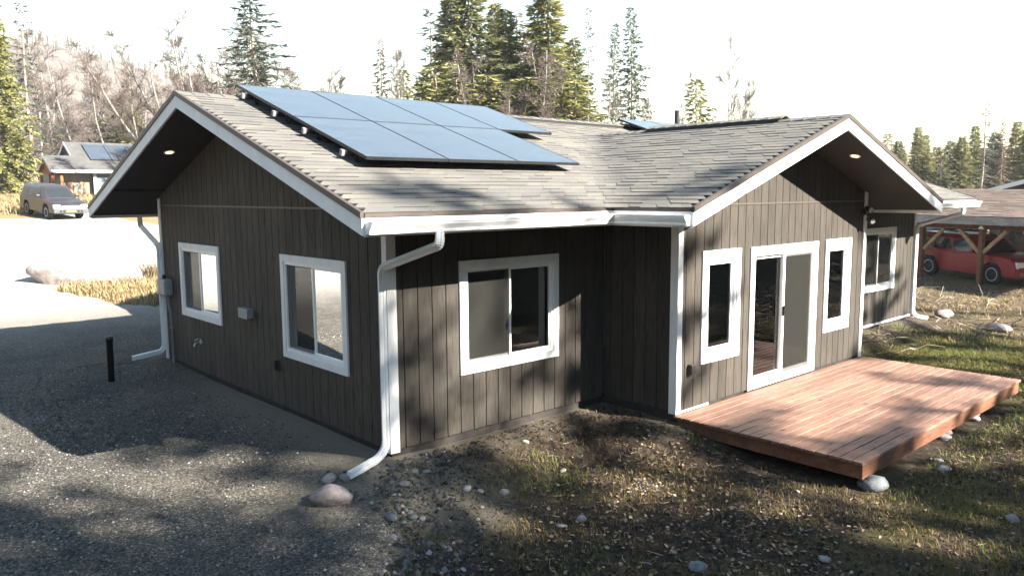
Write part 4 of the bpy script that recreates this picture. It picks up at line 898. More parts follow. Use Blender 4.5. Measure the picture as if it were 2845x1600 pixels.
# ------------------------------------------------------------------ carport
A_ = Vector((-.344, -.939, 0)); B_ = Vector((.939, -.344, 0)); P1 = Vector((27.02, 4.35, 0))
cpz = -.40
carp = empty('carport', (P1.x, P1.y, cpz), 'open timber carport with brown shingle roof over the red suv', 'carport')
def Tc(s, t, z): p = A_*s + B_*t; return (p.x, p.y, z-cpz)
for s in (0, 2.44, 4.88):
    for t in (0, 6.0):
        w = .075; mb = MB().box(s-w, s+w, t-w, t+w, cpz-.1, 1.545, Tc); mb.build('post', M_POST, carp)
        if t == 0: MB().add([Tc(s-.12, -.08, 1.56), Tc(s+.12, -.08, 1.56), Tc(s, -.08, 1.68), Tc(s-.12, -.072, 1.56), Tc(s+.12, -.072, 1.56), Tc(s, -.072, 1.68)], [(0, 1, 2), (5, 4, 3), (0, 3, 4, 1), (1, 4, 5, 2), (2, 5, 3, 0)]).build('post_bracket', M_ALU, carp)
        for sg in (-1, 1):
            a = Vector(Tc(s+sg*.08, t, .72)); b = Vector(Tc(s+sg*.92, t, 1.53)); MB().sweep([a, b], [(-.04, -.06), (.04, -.06), (.04, .06), (-.04, .06)]).build('brace', M_TANWOOD, carp)
for t in (0, 6.0): MB().box(-1.6, 7.5, t-.06, t+.06, 1.546, 1.74, Tc).build('beam', M_POST, carp)
MB().box(-2.0, 8.0, -.54, -.50, 1.72, 2.0, Tc).build('fascia_board', M_GREYBEAM, carp)
zr_ = 2.93; sl2 = (zr_-2.02)/3.5
def roofslab(o, T, s0, s1, t0, t1, z0, z1, th, mat, name='roof_deck'):
    vs = [T(s0, t0, z0), T(s1, t0, z0), T(s1, t1, z1), T(s0, t1, z1)]; vs += [T(s0, t0, z0-th), T(s1, t0, z0-th), T(s1, t1, z1-th), T(s0, t1, z1-th)]
    return MB().add(vs, [(0, 1, 2, 3), (7, 6, 5, 4), (0, 4, 5, 1), (1, 5, 6, 2), (2, 6, 7, 3), (3, 7, 4, 0)]).build(name, mat, o)
def shingle_rows(o, T, s0, s1, t0, t1, z0, z1, mat, ex=.145):
    ln = math.hypot(t1-t0, z1-z0); n = int(ln/ex); mb = MB()
    for i in range(n):
        f0, f1 = i/n, min(1, (i+1.3)/n); s = s0
        while s < s1:
            w = rnd.choice((.2, .3, .4, .5)); e_ = min(s+w, s1); th = rnd.choice((.007, .016))
            a = lambda q, f, d: T(q, t0+(t1-t0)*f, z0+(z1-z0)*f+d)
            mb.add([a(s, f0, 0), a(e_-.003, f0, 0), a(s, f0, th), a(e_-.003, f0, th), a(s, f1, .003), a(e_-.003, f1, .003)], [(0, 1, 3, 2), (2, 3, 5, 4)]); s = e_
    setp(mb.build('shingles', mat, o), kind='stuff')
roofslab(carp, Tc, -2.0, 8.0, -.5, 3.0, 2.02, zr_, .1, M_POST); roofslab(carp, Tc, -2.0, 8.0, 6.5, 3.0, 2.02, zr_, .1, M_POST)
shingle_rows(carp, Tc, -2.03, 8.0, -.56, 3.0, 2.01, zr_+.005, M_SHINGLE_B)
# bicycle on the roof rack of the red suv
def bicycle(loc, rz, label):
    o = empty('bicycle', loc, label, 'bicycle'); o.rotation_euler = (0, 0, rz)
    for x in (-.52, .52):
        n = 22; ring = [(x+.33*math.cos(2*math.pi*i/n), 0, .33+.33*math.sin(2*math.pi*i/n)) for i in range(n+1)]; wv = MB().tube(ring, .02, 6, (0, 1, 0)).build('wheel', M_TYRE, o); sp_ = MB()
        for i in range(8): sp_.tube([(x, 0, .33), (x+.32*math.cos(i*math.pi/4), 0, .33+.32*math.sin(i*math.pi/4))], .003, 3, (0, 1, 0))
        sp_.build('spokes', M_ALU, wv)
    f = MB(); J = dict(bb=(-.08, 0, .30), seat=(-.22, 0, .80), head=(.34, 0, .78), rear=(-.52, 0, .33), front=(.52, 0, .33))
    for a, b in (('bb', 'seat'), ('bb', 'head'), ('seat', 'head'), ('rear', 'bb'), ('rear', 'seat'), ('head', 'front')): f.tube([J[a], J[b]], .018, 8, (0, 1, 0))
    f.build('frame', M_BLACK, o); MB().box(-.36, -.12, -.06, .06, .82, .87).build('saddle', M_BLACK, o, bevel=.02); MB().tube([(.40, -.3, .90), (.33, -.05, .88), (.33, .05, .88), (.40, .3, .90)], .016, 8).build('handlebar', M_BLACK, o); return o
bicycle((28.25, 3.35, zs_+1.76), math.atan2(-.907, -.42), 'dark bicycle standing on the roof rack of the red suv')

# ------------------------------------------------------------------ grey neighbour house on the left
nz = 2.35; nho = empty('neighbour_house', (11.14, 66.9, nz), 'grey house with orange timber porch and solar panels behind the dark suv', 'house')
def Tn(s, t, z): return (s, t, z-nz)
M_NWALL = simple('grey_green_weathered_siding', (.26, .26, .235), .85, .25, 2, .15, stretch=(3, 3, .3)); M_NBLUE = simple('blue_grey_siding', (.16, .20, .22), .8, .15, 2, .15); M_NBROWN = make_deckwood('brown_door_wood', (.30, .17, .10), (1, 1, .15))
ms = .53; ez = 5.12
MB().box(1.0, 3.24, 1.2, 8.5, nz-.3, 5.3, Tn).build('wall', M_NWALL, nho); MB().box(3.30, 16, .55, 8.5, nz-.3, 5.3, Tn).build('wall', M_NBLUE, nho)
MB().box(3.22, 3.46, .50, .62, nz-.3, 5.1, Tn).build('corner_trim', M_WHITE, nho); MB().box(3.5, 8, .52, .56, nz-.3, nz+1.35, Tn).build('skirting_panel', M_WHITE, nho)
for s0, s1, a in ((1.25, 1.72, 1.16), (2.62, 3.02, 1.16)):
    d_ = MB().box(s0-.08, s1+.08, 1.12, 1.19, nz, nz+1.85, Tn).build('door', M_NBROWN, nho); MB().box(s0+.06, s1-.04, 1.09, 1.125, nz+.1, nz+1.72, Tn).build('door_panel', M_TANWOOD, d_)
MB().box(2.28, 2.5, 1.10, 1.19, nz+1.2, nz+1.9, Tn).build('wall_sign_board', M_TANWOOD, nho)
for s in (.08, .75):
    for t in (.45, 4.4): MB().box(s-.11, s+.11, t-.11, t+.11, nz-.3, 5.0, Tn).build('porch_post', M_ORANGE, nho)
MB().box(-.0, 3.3, .38, .52, 4.86, 5.06, Tn).build('porch_beam', M_ORANGE, nho); MB().box(.10, .30, .4, 4.4, 4.84, 5.04, Tn).build('porch_beam', M_ORANGE, nho)
MB().prism([(.45, 5.06), (4.35, 5.06), (2.4, 6.1)], .15, .22, lambda t, z, s: Tn(s, t, z)).build('gable_panel', M_ORANGE, nho)
roofslab(nho, Tn, -.1, 2.1, 0, 2.4, ez, ez+2.4*ms, .14, M_ORANGE); roofslab(nho, Tn, -.1, 6.0, 4.8, 2.4, ez, ez+2.4*ms, .14, M_ORANGE)
roofslab(nho, Tn, 2.11, 16.5, 0, 4.9, ez, ez+4.9*ms, .16, M_SOFFIT); roofslab(nho, Tn, 2.1, 16.5, 9.8, 4.9, ez, ez+4.9*ms, .16, M_SOFFIT)
shingle_rows(nho, Tn, -.14, 2.1, -.04, 2.4, ez+.0, ez+2.4*ms+.01, M_SHINGLE_N, .2); shingle_rows(nho, Tn, 2.08, 16.5, -.04, 4.9, ez, ez+4.9*ms+.01, M_SHINGLE_N, .2)
MB().box(-.12, 16.5, -.06, -.02, ez-.24, ez-.01, Tn).build('eave_board', M_WHITE, nho)
def nrake(s, t0, t1, z0, z1): MB().prism([(t0, z0), (t1, z1), (t1, z1-.24), (t0, z0-.24)], s-.04, s+.0, lambda t, z, q: Tn(q, t, z)).build('rake_board', M_TRIM, nho)
nrake(-.11, 0, 2.4, ez, ez+2.4*ms); nrake(-.11, 4.8, 2.4, ez, ez+2.4*ms); nrake(2.07, 2.6, 4.9, ez+2.6*ms, ez+4.9*ms); nrake(2.07, 7.6, 4.9, ez+2.2*ms, ez+4.9*ms)
MB().prism([(2.6, ez+2.4*ms-.3), (7.4, ez+2.4*ms-.3), (4.9, ez+4.9*ms-.2)], 2.35, 2.4, lambda t, z, s: Tn(s, t, z)).build('gable_wall', M_SOFFIT, nho)
for i in range(6):
    s0 = 3.35+1.75*i; p = MB().box(.04, 1.70, .03, 3.02, .0005, .003).build('solar_panel', M_SOLAR, nho, loc=Tn(s0, 1.55, ez+1.55*ms+.14)); p.rotation_euler = (math.atan(ms), 0, 0)
    MB().box(.01, 1.73, 0, 3.05, -.05, 0).build('frame', M_BLACK, p)
# brush pile, bushes and a white tub by the neighbour house
# ------------------------------------------------------------------ house with white rake on the right
rz0 = -.4; ro = empty('neighbour_house', (45.2, 8.5, rz0), 'dark house with white rake board and brown roof behind the carport', 'house')
a2 = Vector((.2, -.98, 0)); b2 = Vector((.98, .2, 0))
def Tr(s, t, z): p = a2*s+b2*t; return (p.x, p.y, z-rz0)
ze2 = 2.78; s2_ = .30
def rs2(s): return ze2 + s2_*min(s, 14-s)
for s0, s1 in ((-.0, 7), (14, 7)):
    vs = [Tr(s0, 0, rs2(s0)), Tr(s1, 0, rs2(s1)), Tr(s1, 11, rs2(s1)), Tr(s0, 11, rs2(s0))]; vs += [(x, y, z-.18) for x, y, z in vs]
    MB().add(vs, [(0, 1, 2, 3), (7, 6, 5, 4), (0, 4, 5, 1), (1, 5, 6, 2), (2, 6, 7, 3), (3, 7, 4, 0)]).build('roof', M_SHINGLE_B, ro)
    MB().prism([(s0, rs2(s0)-.02), (s1, rs2(s1)-.02), (s1, rs2(s1)-.26), (s0, rs2(s0)-.26)], -.05, -.0, lambda s, z, t: Tr(s, t, z)).build('rake_board', M_TRIM, ro)
MB().prism([(.9, rz0-.3), (13.1, rz0-.3), (13.1, ze2+.0), (7, ze2+1.85), (.9, ze2+.0)], .7, 10.5, lambda s, z, t: Tr(s, t, z)).build('wall', M_SIDE, ro)
vs = [Tr(-4.2, 3, 2.62), Tr(.2, 3, 2.62), Tr(.2, 6, 3.0), Tr(-4.2, 6, 3.0)]; vs += [(x, y, z-.15) for x, y, z in vs]
MB().add(vs, [(0, 1, 2, 3), (7, 6, 5, 4), (0, 4, 5, 1), (1, 5, 6, 2), (2, 6, 7, 3), (3, 7, 4, 0)]).build('porch_roof', M_SHINGLE_B, ro); MB().box(-4, 0, 4, 10, rz0-.3, 2.6, Tr).build('wall', M_NBLUE, ro)
MB().box(2.0, 3.2, .62, .7, .6, 1.9, Tr).build('window', M_CG, ro)
# ------------------------------------------------------------------ trees
def tubes_np(segs, sides=3):
    """segs: array (n, 8): p0, r0, p1, r1 -> verts, quads"""
    S = np.asarray(segs, float); p0, r0, p1, r1 = S[:, :3], S[:, 3], S[:, 4:7], S[:, 7]; d = p1-p0; d /= np.linalg.norm(d, axis=1)[:, None]+1e-9
    ref = np.where(np.abs(d[:, 2:3]) > .9, np.array([[1., 0, 0]]), np.array([[0, 0, 1.]])); s = np.cross(d, ref); s /= np.linalg.norm(s, axis=1)[:, None]+1e-9; w = np.cross(s, d); V = []
    for p, r in ((p0, r0), (p1, r1)):
        for j in range(sides):
            a = 2*math.pi*j/sides; V.append(p+(s*math.cos(a)+w*math.sin(a))*r[:, None])
    V = np.stack(V, 1).reshape(-1, 3); b = np.arange(len(S))[:, None]*2*sides
    Q = np.stack([np.concatenate([b+j, b+(j+1) % sides, b+sides+(j+1) % sides, b+sides+j], 1) for j in range(sides)], 1).reshape(-1, 4); return V, Q
def spruce_proto(seed, Ht, rad, dens, bare, droop, needle, gap=0.0, spray=.36, topbare=0, sm=23, taper=.85):
    r = np.random.default_rng(seed); segs = []; tr = []; lean = r.normal(0, .012, 2)
    nt_ = 10; zz = np.linspace(0, Ht, nt_); px_ = lean[0]*zz+.05*np.sin(zz*.5+seed); py_ = lean[1]*zz+.05*np.cos(zz*.6+seed); R0 = Ht*.0125
    for i in range(nt_-1): tr.append([px_[i], py_[i], zz[i], R0*(1-zz[i]/Ht)+.015, px_[i+1], py_[i+1], zz[i+1], R0*(1-zz[i+1]/Ht)+.012])
    tv, tq = tubes_np(tr, 6); L_ = []; az = r.uniform(0, 6.28)
    nb = int(Ht*dens)
    kv = []
    side_w = 1+.35*r.normal(size=8)
    for b in range(nb):
        f = (b+r.uniform(0, 1))/nb; z = Ht*(bare + (1-bare)*f); q = (z/Ht-bare)/(1-bare)
        if r.random() < gap: continue
        az += 2.399+r.normal(0, .3); prof = (1-q)**taper*(.45+.55*min(1, q/.12+.35)); ln = rad*prof*r.uniform(.55, 1.18)*max(.5, side_w[int(az*8/6.283) % 8]) + .12
        cx, cy = np.interp(z, zz, px_), np.interp(z, zz, py_); dx, dy = math.cos(az), math.sin(az); up0 = .25*q-.12+r.normal(0, .08); n = 5; pts = []
        for i in range(n+1):
            t = i/n; pts.append((cx+dx*ln*t, cy+dy*ln*t, z+ln*(up0*t - droop*t*t*(1-q*.7) + .28*droop*t**4)))
        pts = np.array(pts); rb_ = .010+.012*ln/rad*(Ht/14)
        for i in range(n): segs.append([*pts[i], rb_*(1-i/n)+.004, *pts[i+1], rb_*(1-(i+1)/n)+.003])
        if q > 1-topbare or (gap > 0 and r.random() < gap*.5): continue
        m_ = max(6, int(ln*sm)); t = r.uniform(.12 if q > .3 else .25, 1.03, m_); ip = np.stack([np.interp(t, np.linspace(0, 1, n+1), pts[:, k]) for k in range(3)], 1)
        kv.append((ip, np.full(m_, az), t, np.full(m_, ln)))
    ip = np.concatenate([k[0] for k in kv]); azs = np.concatenate([k[1] for k in kv]); t = np.concatenate([k[2] for k in kv]); N = len(ip)
    sd = r.choice([-1, 1], N); ang = azs+sd*r.uniform(.1, 1.25, N); ln = spray*r.uniform(.6, 1.35, N)*(1.15-.45*t); pit_ = r.normal(-.28*droop-.12, .28, N); pit_ = np.where(t > .95, pit_+.25, pit_)
    d = np.stack([np.cos(ang)*np.cos(pit_), np.sin(ang)*np.cos(pit_), np.sin(pit_)], 1); s = np.stack([-np.sin(ang), np.cos(ang), r.normal(0, 1.3, N)], 1); s /= np.linalg.norm(s, axis=1)[:, None]; w = (.17*ln+.015)*r.uniform(.5, 1, N)
    a = ip; b_ = ip+d*(ln*.45)[:, None]+s*w[:, None]; c_ = ip+d*ln[:, None]; e_ = ip+d*(ln*.5)[:, None]-s*(w*r.uniform(.5, 1, N))[:, None]; up = np.array([0, 0, 1.0]); b_ = b_-up*(.1*ln)[:, None]; e_ = e_-up*(.1*ln)[:, None]
    V = np.stack([a, b_, c_, e_], 1).reshape(-1, 3); i = np.arange(N)*4; F = np.concatenate([np.stack([i, i+1, i+2], 1), np.stack([i, i+2, i+3], 1)])
    lv, lq = tubes_np(segs, 3)
    return dict(H=Ht, trunk=mesh_np('trunk', tv, [tq], M_BARK, True), limbs=mesh_np('limbs', lv, [lq], M_BARK), crown=mesh_np('crown', V, [F], needle))
def birch_proto(seed, Ht, spread, nb, fork=0, twig=M_BTWIG):
    r = np.random.default_rng(seed); tr = []; segs = []; tips = []
    def grow(p, d, ln, r0, r1, n, wob, store):
        pts = [p]; p = np.array(p, float); d = np.array(d, float)
        for i in range(n):
            d = d + r.normal(0, wob, 3); d[2] += .06; d /= np.linalg.norm(d); q = p+d*ln/n; a = r0+(r1-r0)*i/n; b = r0+(r1-r0)*(i+1)/n; store.append([*p, a, *q, b]); p = q; pts.append(p.copy())
        return np.array(pts), d
    stems = []
    for f in range(1+fork):
        lean = r.normal(0, .10+.12*(fork > 0), 2); pts, d = grow((r.normal(0, .08), r.normal(0, .08), 0), (lean[0], lean[1], 1), Ht*(1 if f == 0 else r.uniform(.7, .95)), Ht*.009*(1 if f == 0 else .75), .03, 9, .05, tr); stems.append(pts)
    for pts in stems:
        n = nb//len(stems)
        for b in range(n):
            t = .16+.80*((b+r.random())/n); k = t*(len(pts)-1); i = int(k); i = min(i, len(pts)-2); p = pts[i]+(pts[i+1]-pts[i])*(k-i); az = r.uniform(0, 6.28); ln = spread*(1.15-t*.9)*r.uniform(.5, 1.15); el = r.uniform(.6, 1.4)
            bp, d = grow(p, (math.cos(az), math.sin(az), el), ln,   .016+.03*(1-t)*Ht/12, .010, 5, .14, segs)
            for c in range(int(5+ln*3)):
                tt = r.uniform(.25, 1); k = tt*5; i2 = min(int(k), 4); p2 = bp[i2]+(bp[i2+1]-bp[i2])*(k-i2); dd = d+r.normal(0, .55, 3); dd[2] = abs(dd[2])*.8+.25
                sp2, d2 = grow(p2, dd, ln*r.uniform(.2, .42), .015, .010, 3, .16, segs)
                for e in range(5):
                    p3 = sp2[r.integers(1, 4)]; d3 = d2+r.normal(0, .6, 3); d3 /= np.linalg.norm(d3); l3 = r.uniform(.2, .55); q3 = p3+d3*l3; segs.append([*p3, .011, *q3, .007])
                    for g in range(2):
                        d4 = d3+r.normal(0, .55, 3); d4 /= np.linalg.norm(d4); p4 = p3+d3*l3*r.uniform(.3, .9); q4 = p4+d4*l3*.6; segs.append([*p4, .009, *q4, .006])
    tv, tq = tubes_np(tr, 6); lv, lq = tubes_np(segs, 3)
    return dict(H=Ht, trunk=mesh_np('trunk', tv, [tq], M_BIRCH, True), crown=mesh_np('crown', lv, [lq], twig))
PRO = dict(
    S0=spruce_proto(1, 14, 3.1, 28, .04, .55, M_NEEDLE_O, .03, .46), S1=spruce_proto(2, 14, 2.9, 28, .04, .50, M_NEEDLE_G, .03, .44), S2=spruce_proto(3, 15, 2.7, 26, .05, .75, M_NEEDLE_O, .06, .46),
    P0=spruce_proto(4, 14, 2.9, 16, .10, .30, M_NEEDLE_B, .10, .34), P1=spruce_proto(5, 14, 2.1, 10, .2, .45, M_NEEDLE_B, .30, .30), P2=spruce_proto(6, 14, 2.1, 16, .10, .5, M_NEEDLE_R, .16, .30),
    Y0=spruce_proto(7, 6, 1.5, 30, .04, .35, M_NEEDLE_G, .03, .26), Y1=spruce_proto(8, 6, 1.4, 26, .05, .30, M_NEEDLE_O, .06, .26),
    D0=spruce_proto(21, 20, 2.5, 4.2, .1, .25, M_NEEDLE_W, 0, .30, 0, 75, .5), D1=spruce_proto(22, 20, 2.3, 6.5, .1, .35, M_NEEDLE_W, 0, .28, 0, 70, .6), D2=spruce_proto(23, 20, 2.7, 2.8, .1, .2, M_NEEDLE_W, 0, .32, 0, 80, .5),
    B0=birch_proto(11, 12, 2.6, 26), B1=birch_proto(12, 11, 3.2, 30, 2), B2=birch_proto(13, 13, 2.7, 28, 1), B3=birch_proto(14, 11, 3.0, 34, 1))
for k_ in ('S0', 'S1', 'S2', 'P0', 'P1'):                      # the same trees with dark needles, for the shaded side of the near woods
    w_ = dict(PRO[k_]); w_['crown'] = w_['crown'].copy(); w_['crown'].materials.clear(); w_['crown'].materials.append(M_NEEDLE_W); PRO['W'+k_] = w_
def tree(x, y, h, pr, wf, label, group, rz=None):
    P = PRO[pr]; kind = 'birch_tree' if pr[0] == 'B' else 'spruce_tree'; z = float(H(x, y))-.15; o = empty(kind, (x, y, z), label, 'tree', group); s = h/P['H']; o.rotation_euler = (0, 0, rnd.uniform(0, 6.28) if rz is None else rz); o.scale = (s*wf, s*wf, s)
    for k in ('trunk', 'limbs', 'crown'):
        if k in P:
            c_ = link(k, P[k], o)
            if k == 'limbs': c_['kind'] = 'stuff'
    return o
TREES = [
  (5.4, 53.7, 14.4, 'S0', 0.8, 'tall olive spruce cut off by the left edge of the view'),
  (12.1, 78.4, 19.5, 'P1', 0.9, 'dark spruce top just right of the olive spruce at the left edge'),
  (14.8, 90.4, 9.0, 'Y0', 1.3, 'young green spruce behind the grey neighbour house porch'),
  (6.8, 67.6, 7.6, 'S2', 1.3, 'shaggy pale green spruce above the parked dark car'),
  (18.8, 97.5, 9.6, 'Y1', 1.4, 'short spruce behind the neighbour porch roof'),
  (22.4, 86.6, 14.3, 'S1', 1.5, 'dark spruce standing directly behind the neighbour solar roof'),
  (21.1, 76.6, 12.0, 'S2', 1.6, 'dark rounded spruce touching the left roof rake'),
  (20.8, 87.8, 11.6, 'Y0', 1.5, 'low dark spruce left of the spruce behind the neighbour solar roof'),
  (14.3, 86.8, 17.8, 'B0', 1, 'bare pinkish birch beside the left edge spruces'),
  (18.8, 99.2, 20.5, 'B1', 1, 'bare spreading birch above the neighbour porch peak'),
  (19.2, 89.3, 19.9, 'B2', 1.1, 'tall bare birch with pale forked trunk behind the neighbour house'),
  (20.5, 87.8, 18.7, 'B3', 1, 'bare birch above the neighbour main ridge'),
  (23.4, 91.7, 17.7, 'B0', 1, 'bare grey birch in front of the brown hill'),
  (23.6, 85.7, 15.3, 'B1', 1, 'short bare birch just left of the house roof peak'),
  (18.0, 60.7, 12.8, 'B2', 1, 'bare birch rising behind the peak of the left gable'),
  (17.4, 55.8, 12.9, 'B3', 1, 'thin bare birch just left of the solar panels behind the left gable'),
  (17.9, 52.9, 14.0, 'B0', 1, 'slender whitish birch left of the tall blue green spruce'),
  (17.9, 50.2, 14.7, 'B1', 1, 'leaning bare birch close to the tall blue green spruce'),
  (21.0, 53.2, 17.5, 'B2', 1, 'bare birch with purple twigs half behind the tall blue green spruce'),
  (15.2, 36.2, 13.6, 'P0', 1.6, 'tall open blue green spruce standing behind the solar panels'),
  (22.0, 49.3, 15.7, 'B3', 1, 'bare birch immediately right of the tall blue green spruce'),
  (24.8, 51.8, 13.9, 'B0', 1, 'low bare birch above the back edge of the solar panels'),
  (30.6, 57.4, 13.7, 'B2', 1, 'faint small bare birch above the middle of the solar array'),
  (26.5, 44.5, 11.6, 'B1', 1, 'small crooked bare tree left of the reddish spruce'),
  (26.5, 41.9, 12.4, 'B3', 1, 'bare tree with dark twigs touching the reddish spruce'),
  (26.1, 39.8, 14.1, 'P2', 0.8, 'thin reddish dead spruce standing alone above the solar array'),
  (27.1, 40.1, 13.5, 'B0', 0.8, 'pale bare birch on the right of the reddish dead spruce'),
  (28.2, 40.3, 12.2, 'Y1', 0.8, 'small pointed spruce right of the reddish dead spruce'),
  (26.6, 36.1, 11.1, 'Y0', 0.8, 'small brownish spruce at the left foot of the dense spruce clump'),
  (22.6, 29.3, 13.7, 'P1', 1.4, 'ragged spruce with open branches on the left side of the dense clump'),
  (24.6, 30.5, 15.3, 'S0', 1.12, 'bright green spruce at the left of the dense clump'),
  (25.0, 28.8, 15.4, 'S1', 1.4, 'broad dense spruce in the middle left of the clump'),
  (28.2, 31.3, 15.2, 'S2', 0.98, 'narrow spruce right behind the broad dense one'),
  (26.9, 28.2, 14.1, 'S0', 1.12, 'slim yellow green spruce in the middle of the clump'),
  (28.5, 28.2, 14.2, 'P2', 1.26, 'spruce with brown top right of the clump middle'),
  (32.5, 31.4, 14.6, 'S1', 1.12, 'dark short spruce behind the bare birches of the clump'),
  (28.0, 24.7, 15.7, 'S2', 1.4, 'tallest spruce of the clump with thick bushy crown'),
  (32.7, 28.2, 13.2, 'S1', 1.12, 'brownish bushy spruce at the right edge of the clump'),
  (23.7, 23.9, 11.6, 'B2', 0.8, 'pale birch with forked trunk in front of the spruce clump'),
  (23.6, 22.5, 10.8, 'B0', 0.9, 'leaning pale birch in front of the tallest spruce'),
  (25.2, 22.6, 11.9, 'B3', 0.9, 'bare birch fan at the right front of the spruce clump'),
  (23.5, 25.3, 10.4, 'B1', 0.7, 'thin grey birch in front of the slim yellow green spruce'),
  (30.6, 24.9, 14.2, 'P1', 0.55, 'thin see through spruce right of the clump'),
  (29.0, 22.8, 9.3, 'B1', 0.9, 'low bare bush tree between the thin see through spruces'),
  (34.8, 26.5, 14.1, 'P0', 0.6, 'middle one of three thin open spruces over the wing roof valley'),
  (32.5, 23.1, 14.2, 'P0', 0.75, 'conical open spruce tallest right of the clump'),
  (33.2, 24.5, 9.4, 'B3', 0.8, 'small bare tree between the two conical open spruces'),
  (36.2, 24.5, 9.5, 'B0', 0.8, 'faint bare sapling right of the conical open spruce'),
  (32.4, 20.0, 11.3, 'B2', 0.35, 'thin bare stem rising behind the roof vent pipe'),
  (35.0, 20.2, 10.0, 'Y1', 0.95, 'small bright spruce alone above the wing ridge'),
  (49.3, 27.0, 14.5, 'B1', 0.5, 'faint forked bare tree above the wing ridge'),
  (51.5, 27.4, 12.4, 'B3', 0.4, 'short faint bare stem beside the forked bare tree above the wing ridge'),
  (88.8, 31.2, 9.9, 'Y1', 1, 'distant spruce tip peeking over the right roof rake'),
  (87.5, 29.6, 9.0, 'S1', 1.45, 'distant dark spruce half hidden by the right roof rake'),
  (82.8, 25.8, 10.0, 'S0', 1.16, 'pointed dark spruce leftmost behind the carport'),
  (85.7, 25.8, 9.4, 'S2', 1.16, 'second pointed spruce from the left behind the carport'),
  (82.2, 23.3, 7.8, 'Y0', 1.2, 'short bushy spruce behind the carport roof'),
  (89.6, 24.9, 8.9, 'S1', 1.59, 'dark spruce left of the dead grey conifer behind the carport'),
  (83.8, 22.0, 8.9, 'S0', 1.45, 'green spruce right before the dead grey conifer'),
  (89.3, 22.7, 10.3, 'S2', 1.3, 'tall dense spruce touching the dead grey conifer'),
  (81.4, 19.3, 12.0, 'P1', 1.16, 'dead grey conifer with bare top above the carport'),
  (91.0, 21.0, 9.6, 'S1', 1.59, 'broad dark spruce right of the dead grey conifer'),
  (80.4, 17.2, 10.4, 'P2', 0.65, 'straight dead trunk with few branches above the right house roof'),
  (90.3, 19.1, 10.6, 'S2', 1.45, 'dark spruce near the right edge of the view'),
  (89.0, 17.5, 10.0, 'S0', 1.45, 'spruce cut by the right edge of the view above the red car'),
  (97.2, 25.9, 6.9, 'S1', 2.03, 'low dark spruce filling behind the tall dense one on the right'),
  (94.5, 28.4, 7.0, 'S2', 2.03, 'low spruce at the back of the carport woods'),
  (96.7, 23.6, 7.1, 'Y0', 1.5, 'low green spruce below the dead grey conifer'),
  (98.8, 21.8, 7.3, 'S0', 2.03, 'low spruce under the straight dead trunk'),
  (21.4, 27.1, 10.1, 'Y1', 1.7, 'bushy young spruce low at the left foot of the dense clump'),
  (21.3, 25.7, 9.3, 'Y0', 1.7, 'low bushy spruce just above the solar panel corner in the clump'),
  (22.9, 25.7, 9.7, 'Y1', 1.7, 'olive young spruce under the broad dense spruce'),
  (23.5, 25.0, 9.3, 'Y0', 1.7, 'young spruce at the foot of the slim yellow green one'),
  (24.3, 24.3, 9.5, 'Y1', 1.7, 'young spruce between pale birch trunks low in the clump'),
  (25.3, 23.5, 9.6, 'Y0', 1.7, 'dark young spruce under the tallest spruce of the clump'),
  (26.3, 22.5, 9.3, 'Y1', 1.7, 'brownish young spruce low at the right end of the clump'),
  (99.5, 34.7, 7.6, 'S1', 1.9, 'narrow backdrop spruce number one from the left in the wood far behind the carport'),
  (108.0, 36.8, 9.1, 'S2', 1.9, 'broad backdrop spruce number two from the left in the wood far behind the carport'),
  (116.4, 38.5, 7.6, 'S0', 1.9, 'bushy backdrop spruce number three from the left in the wood far behind the carport'),
  (108.0, 34.0, 8.5, 'S1', 1.9, 'dark backdrop spruce number four from the left in the wood far behind the carport'),
  (116.7, 35.8, 9.7, 'S2', 1.9, 'pale backdrop spruce number five from the left in the wood far behind the carport'),
  (107.9, 31.3, 7.5, 'S0', 1.9, 'blunt backdrop spruce number six from the left in the wood far behind the carport'),
  (116.8, 33.0, 9.0, 'S1', 1.9, 'pointed backdrop spruce number seven from the left in the wood far behind the carport'),
  (107.7, 28.6, 6.8, 'S2', 1.9, 'ragged backdrop spruce number eight from the left in the wood far behind the carport'),
  (116.8, 30.3, 9.3, 'S0', 1.9, 'dense backdrop spruce number nine from the left in the wood far behind the carport'),
  (125.7, 31.6, 8.5, 'S1', 1.9, 'leaning backdrop spruce number ten from the left in the wood far behind the carport'),
  (116.7, 27.7, 9.5, 'S2', 1.9, 'slim backdrop spruce number eleven from the left in the wood far behind the carport'),
  (125.7, 28.8, 8.2, 'S0', 1.9, 'rounded backdrop spruce number twelve from the left in the wood far behind the carport'),
  (116.5, 25.1, 8.9, 'S1', 1.9, 'shaggy backdrop spruce number thirteen from the left in the wood far behind the carport'),
  (20.2, 97.6, 18.6, 'B3', 1.2, 'bare birch with many fine twigs left of the neighbour ridge'),
  (21.6, 96.0, 17.1, 'B1', 1.3, 'low bare birch filling between the trunks left of the roof peak'),
  (23.8, 89.0, 19.8, 'B2', 1.2, 'tall faint bare birch over the hill crest'),
  (16.5, 59.2, 11.1, 'B0', 1.2, 'bare birch touching the left rake board'),
  (16.4, 51.1, 11.3, 'B1', 1.2, 'bare birch low behind the ridge left of the panels'),
  (17.4, 47.5, 11.9, 'B3', 1.2, 'bare birch low behind the top corner of the panels'),
  (19.6, 48.3, 12.5, 'B0', 1.1, 'bare birch in front of the tall blue green spruce trunk'),
  (15.1, 44.3, 12.2, 'B2', 1.2, 'bare birch with upright crown left of the tall blue green spruce'),
  (15.0, 40.2, 11.4, 'B1', 1.1, 'bare many stemmed birch just left of the tall blue green spruce trunk'),
  (18.7, 41.0, 12.4, 'B1', 1.0, 'bare many stemmed birch right beside the tall blue green spruce'),
  (19.2, 62.3, 13.0, 'B0', 1.4, 'low bare birch on the hill crest above the left gable peak'),
]

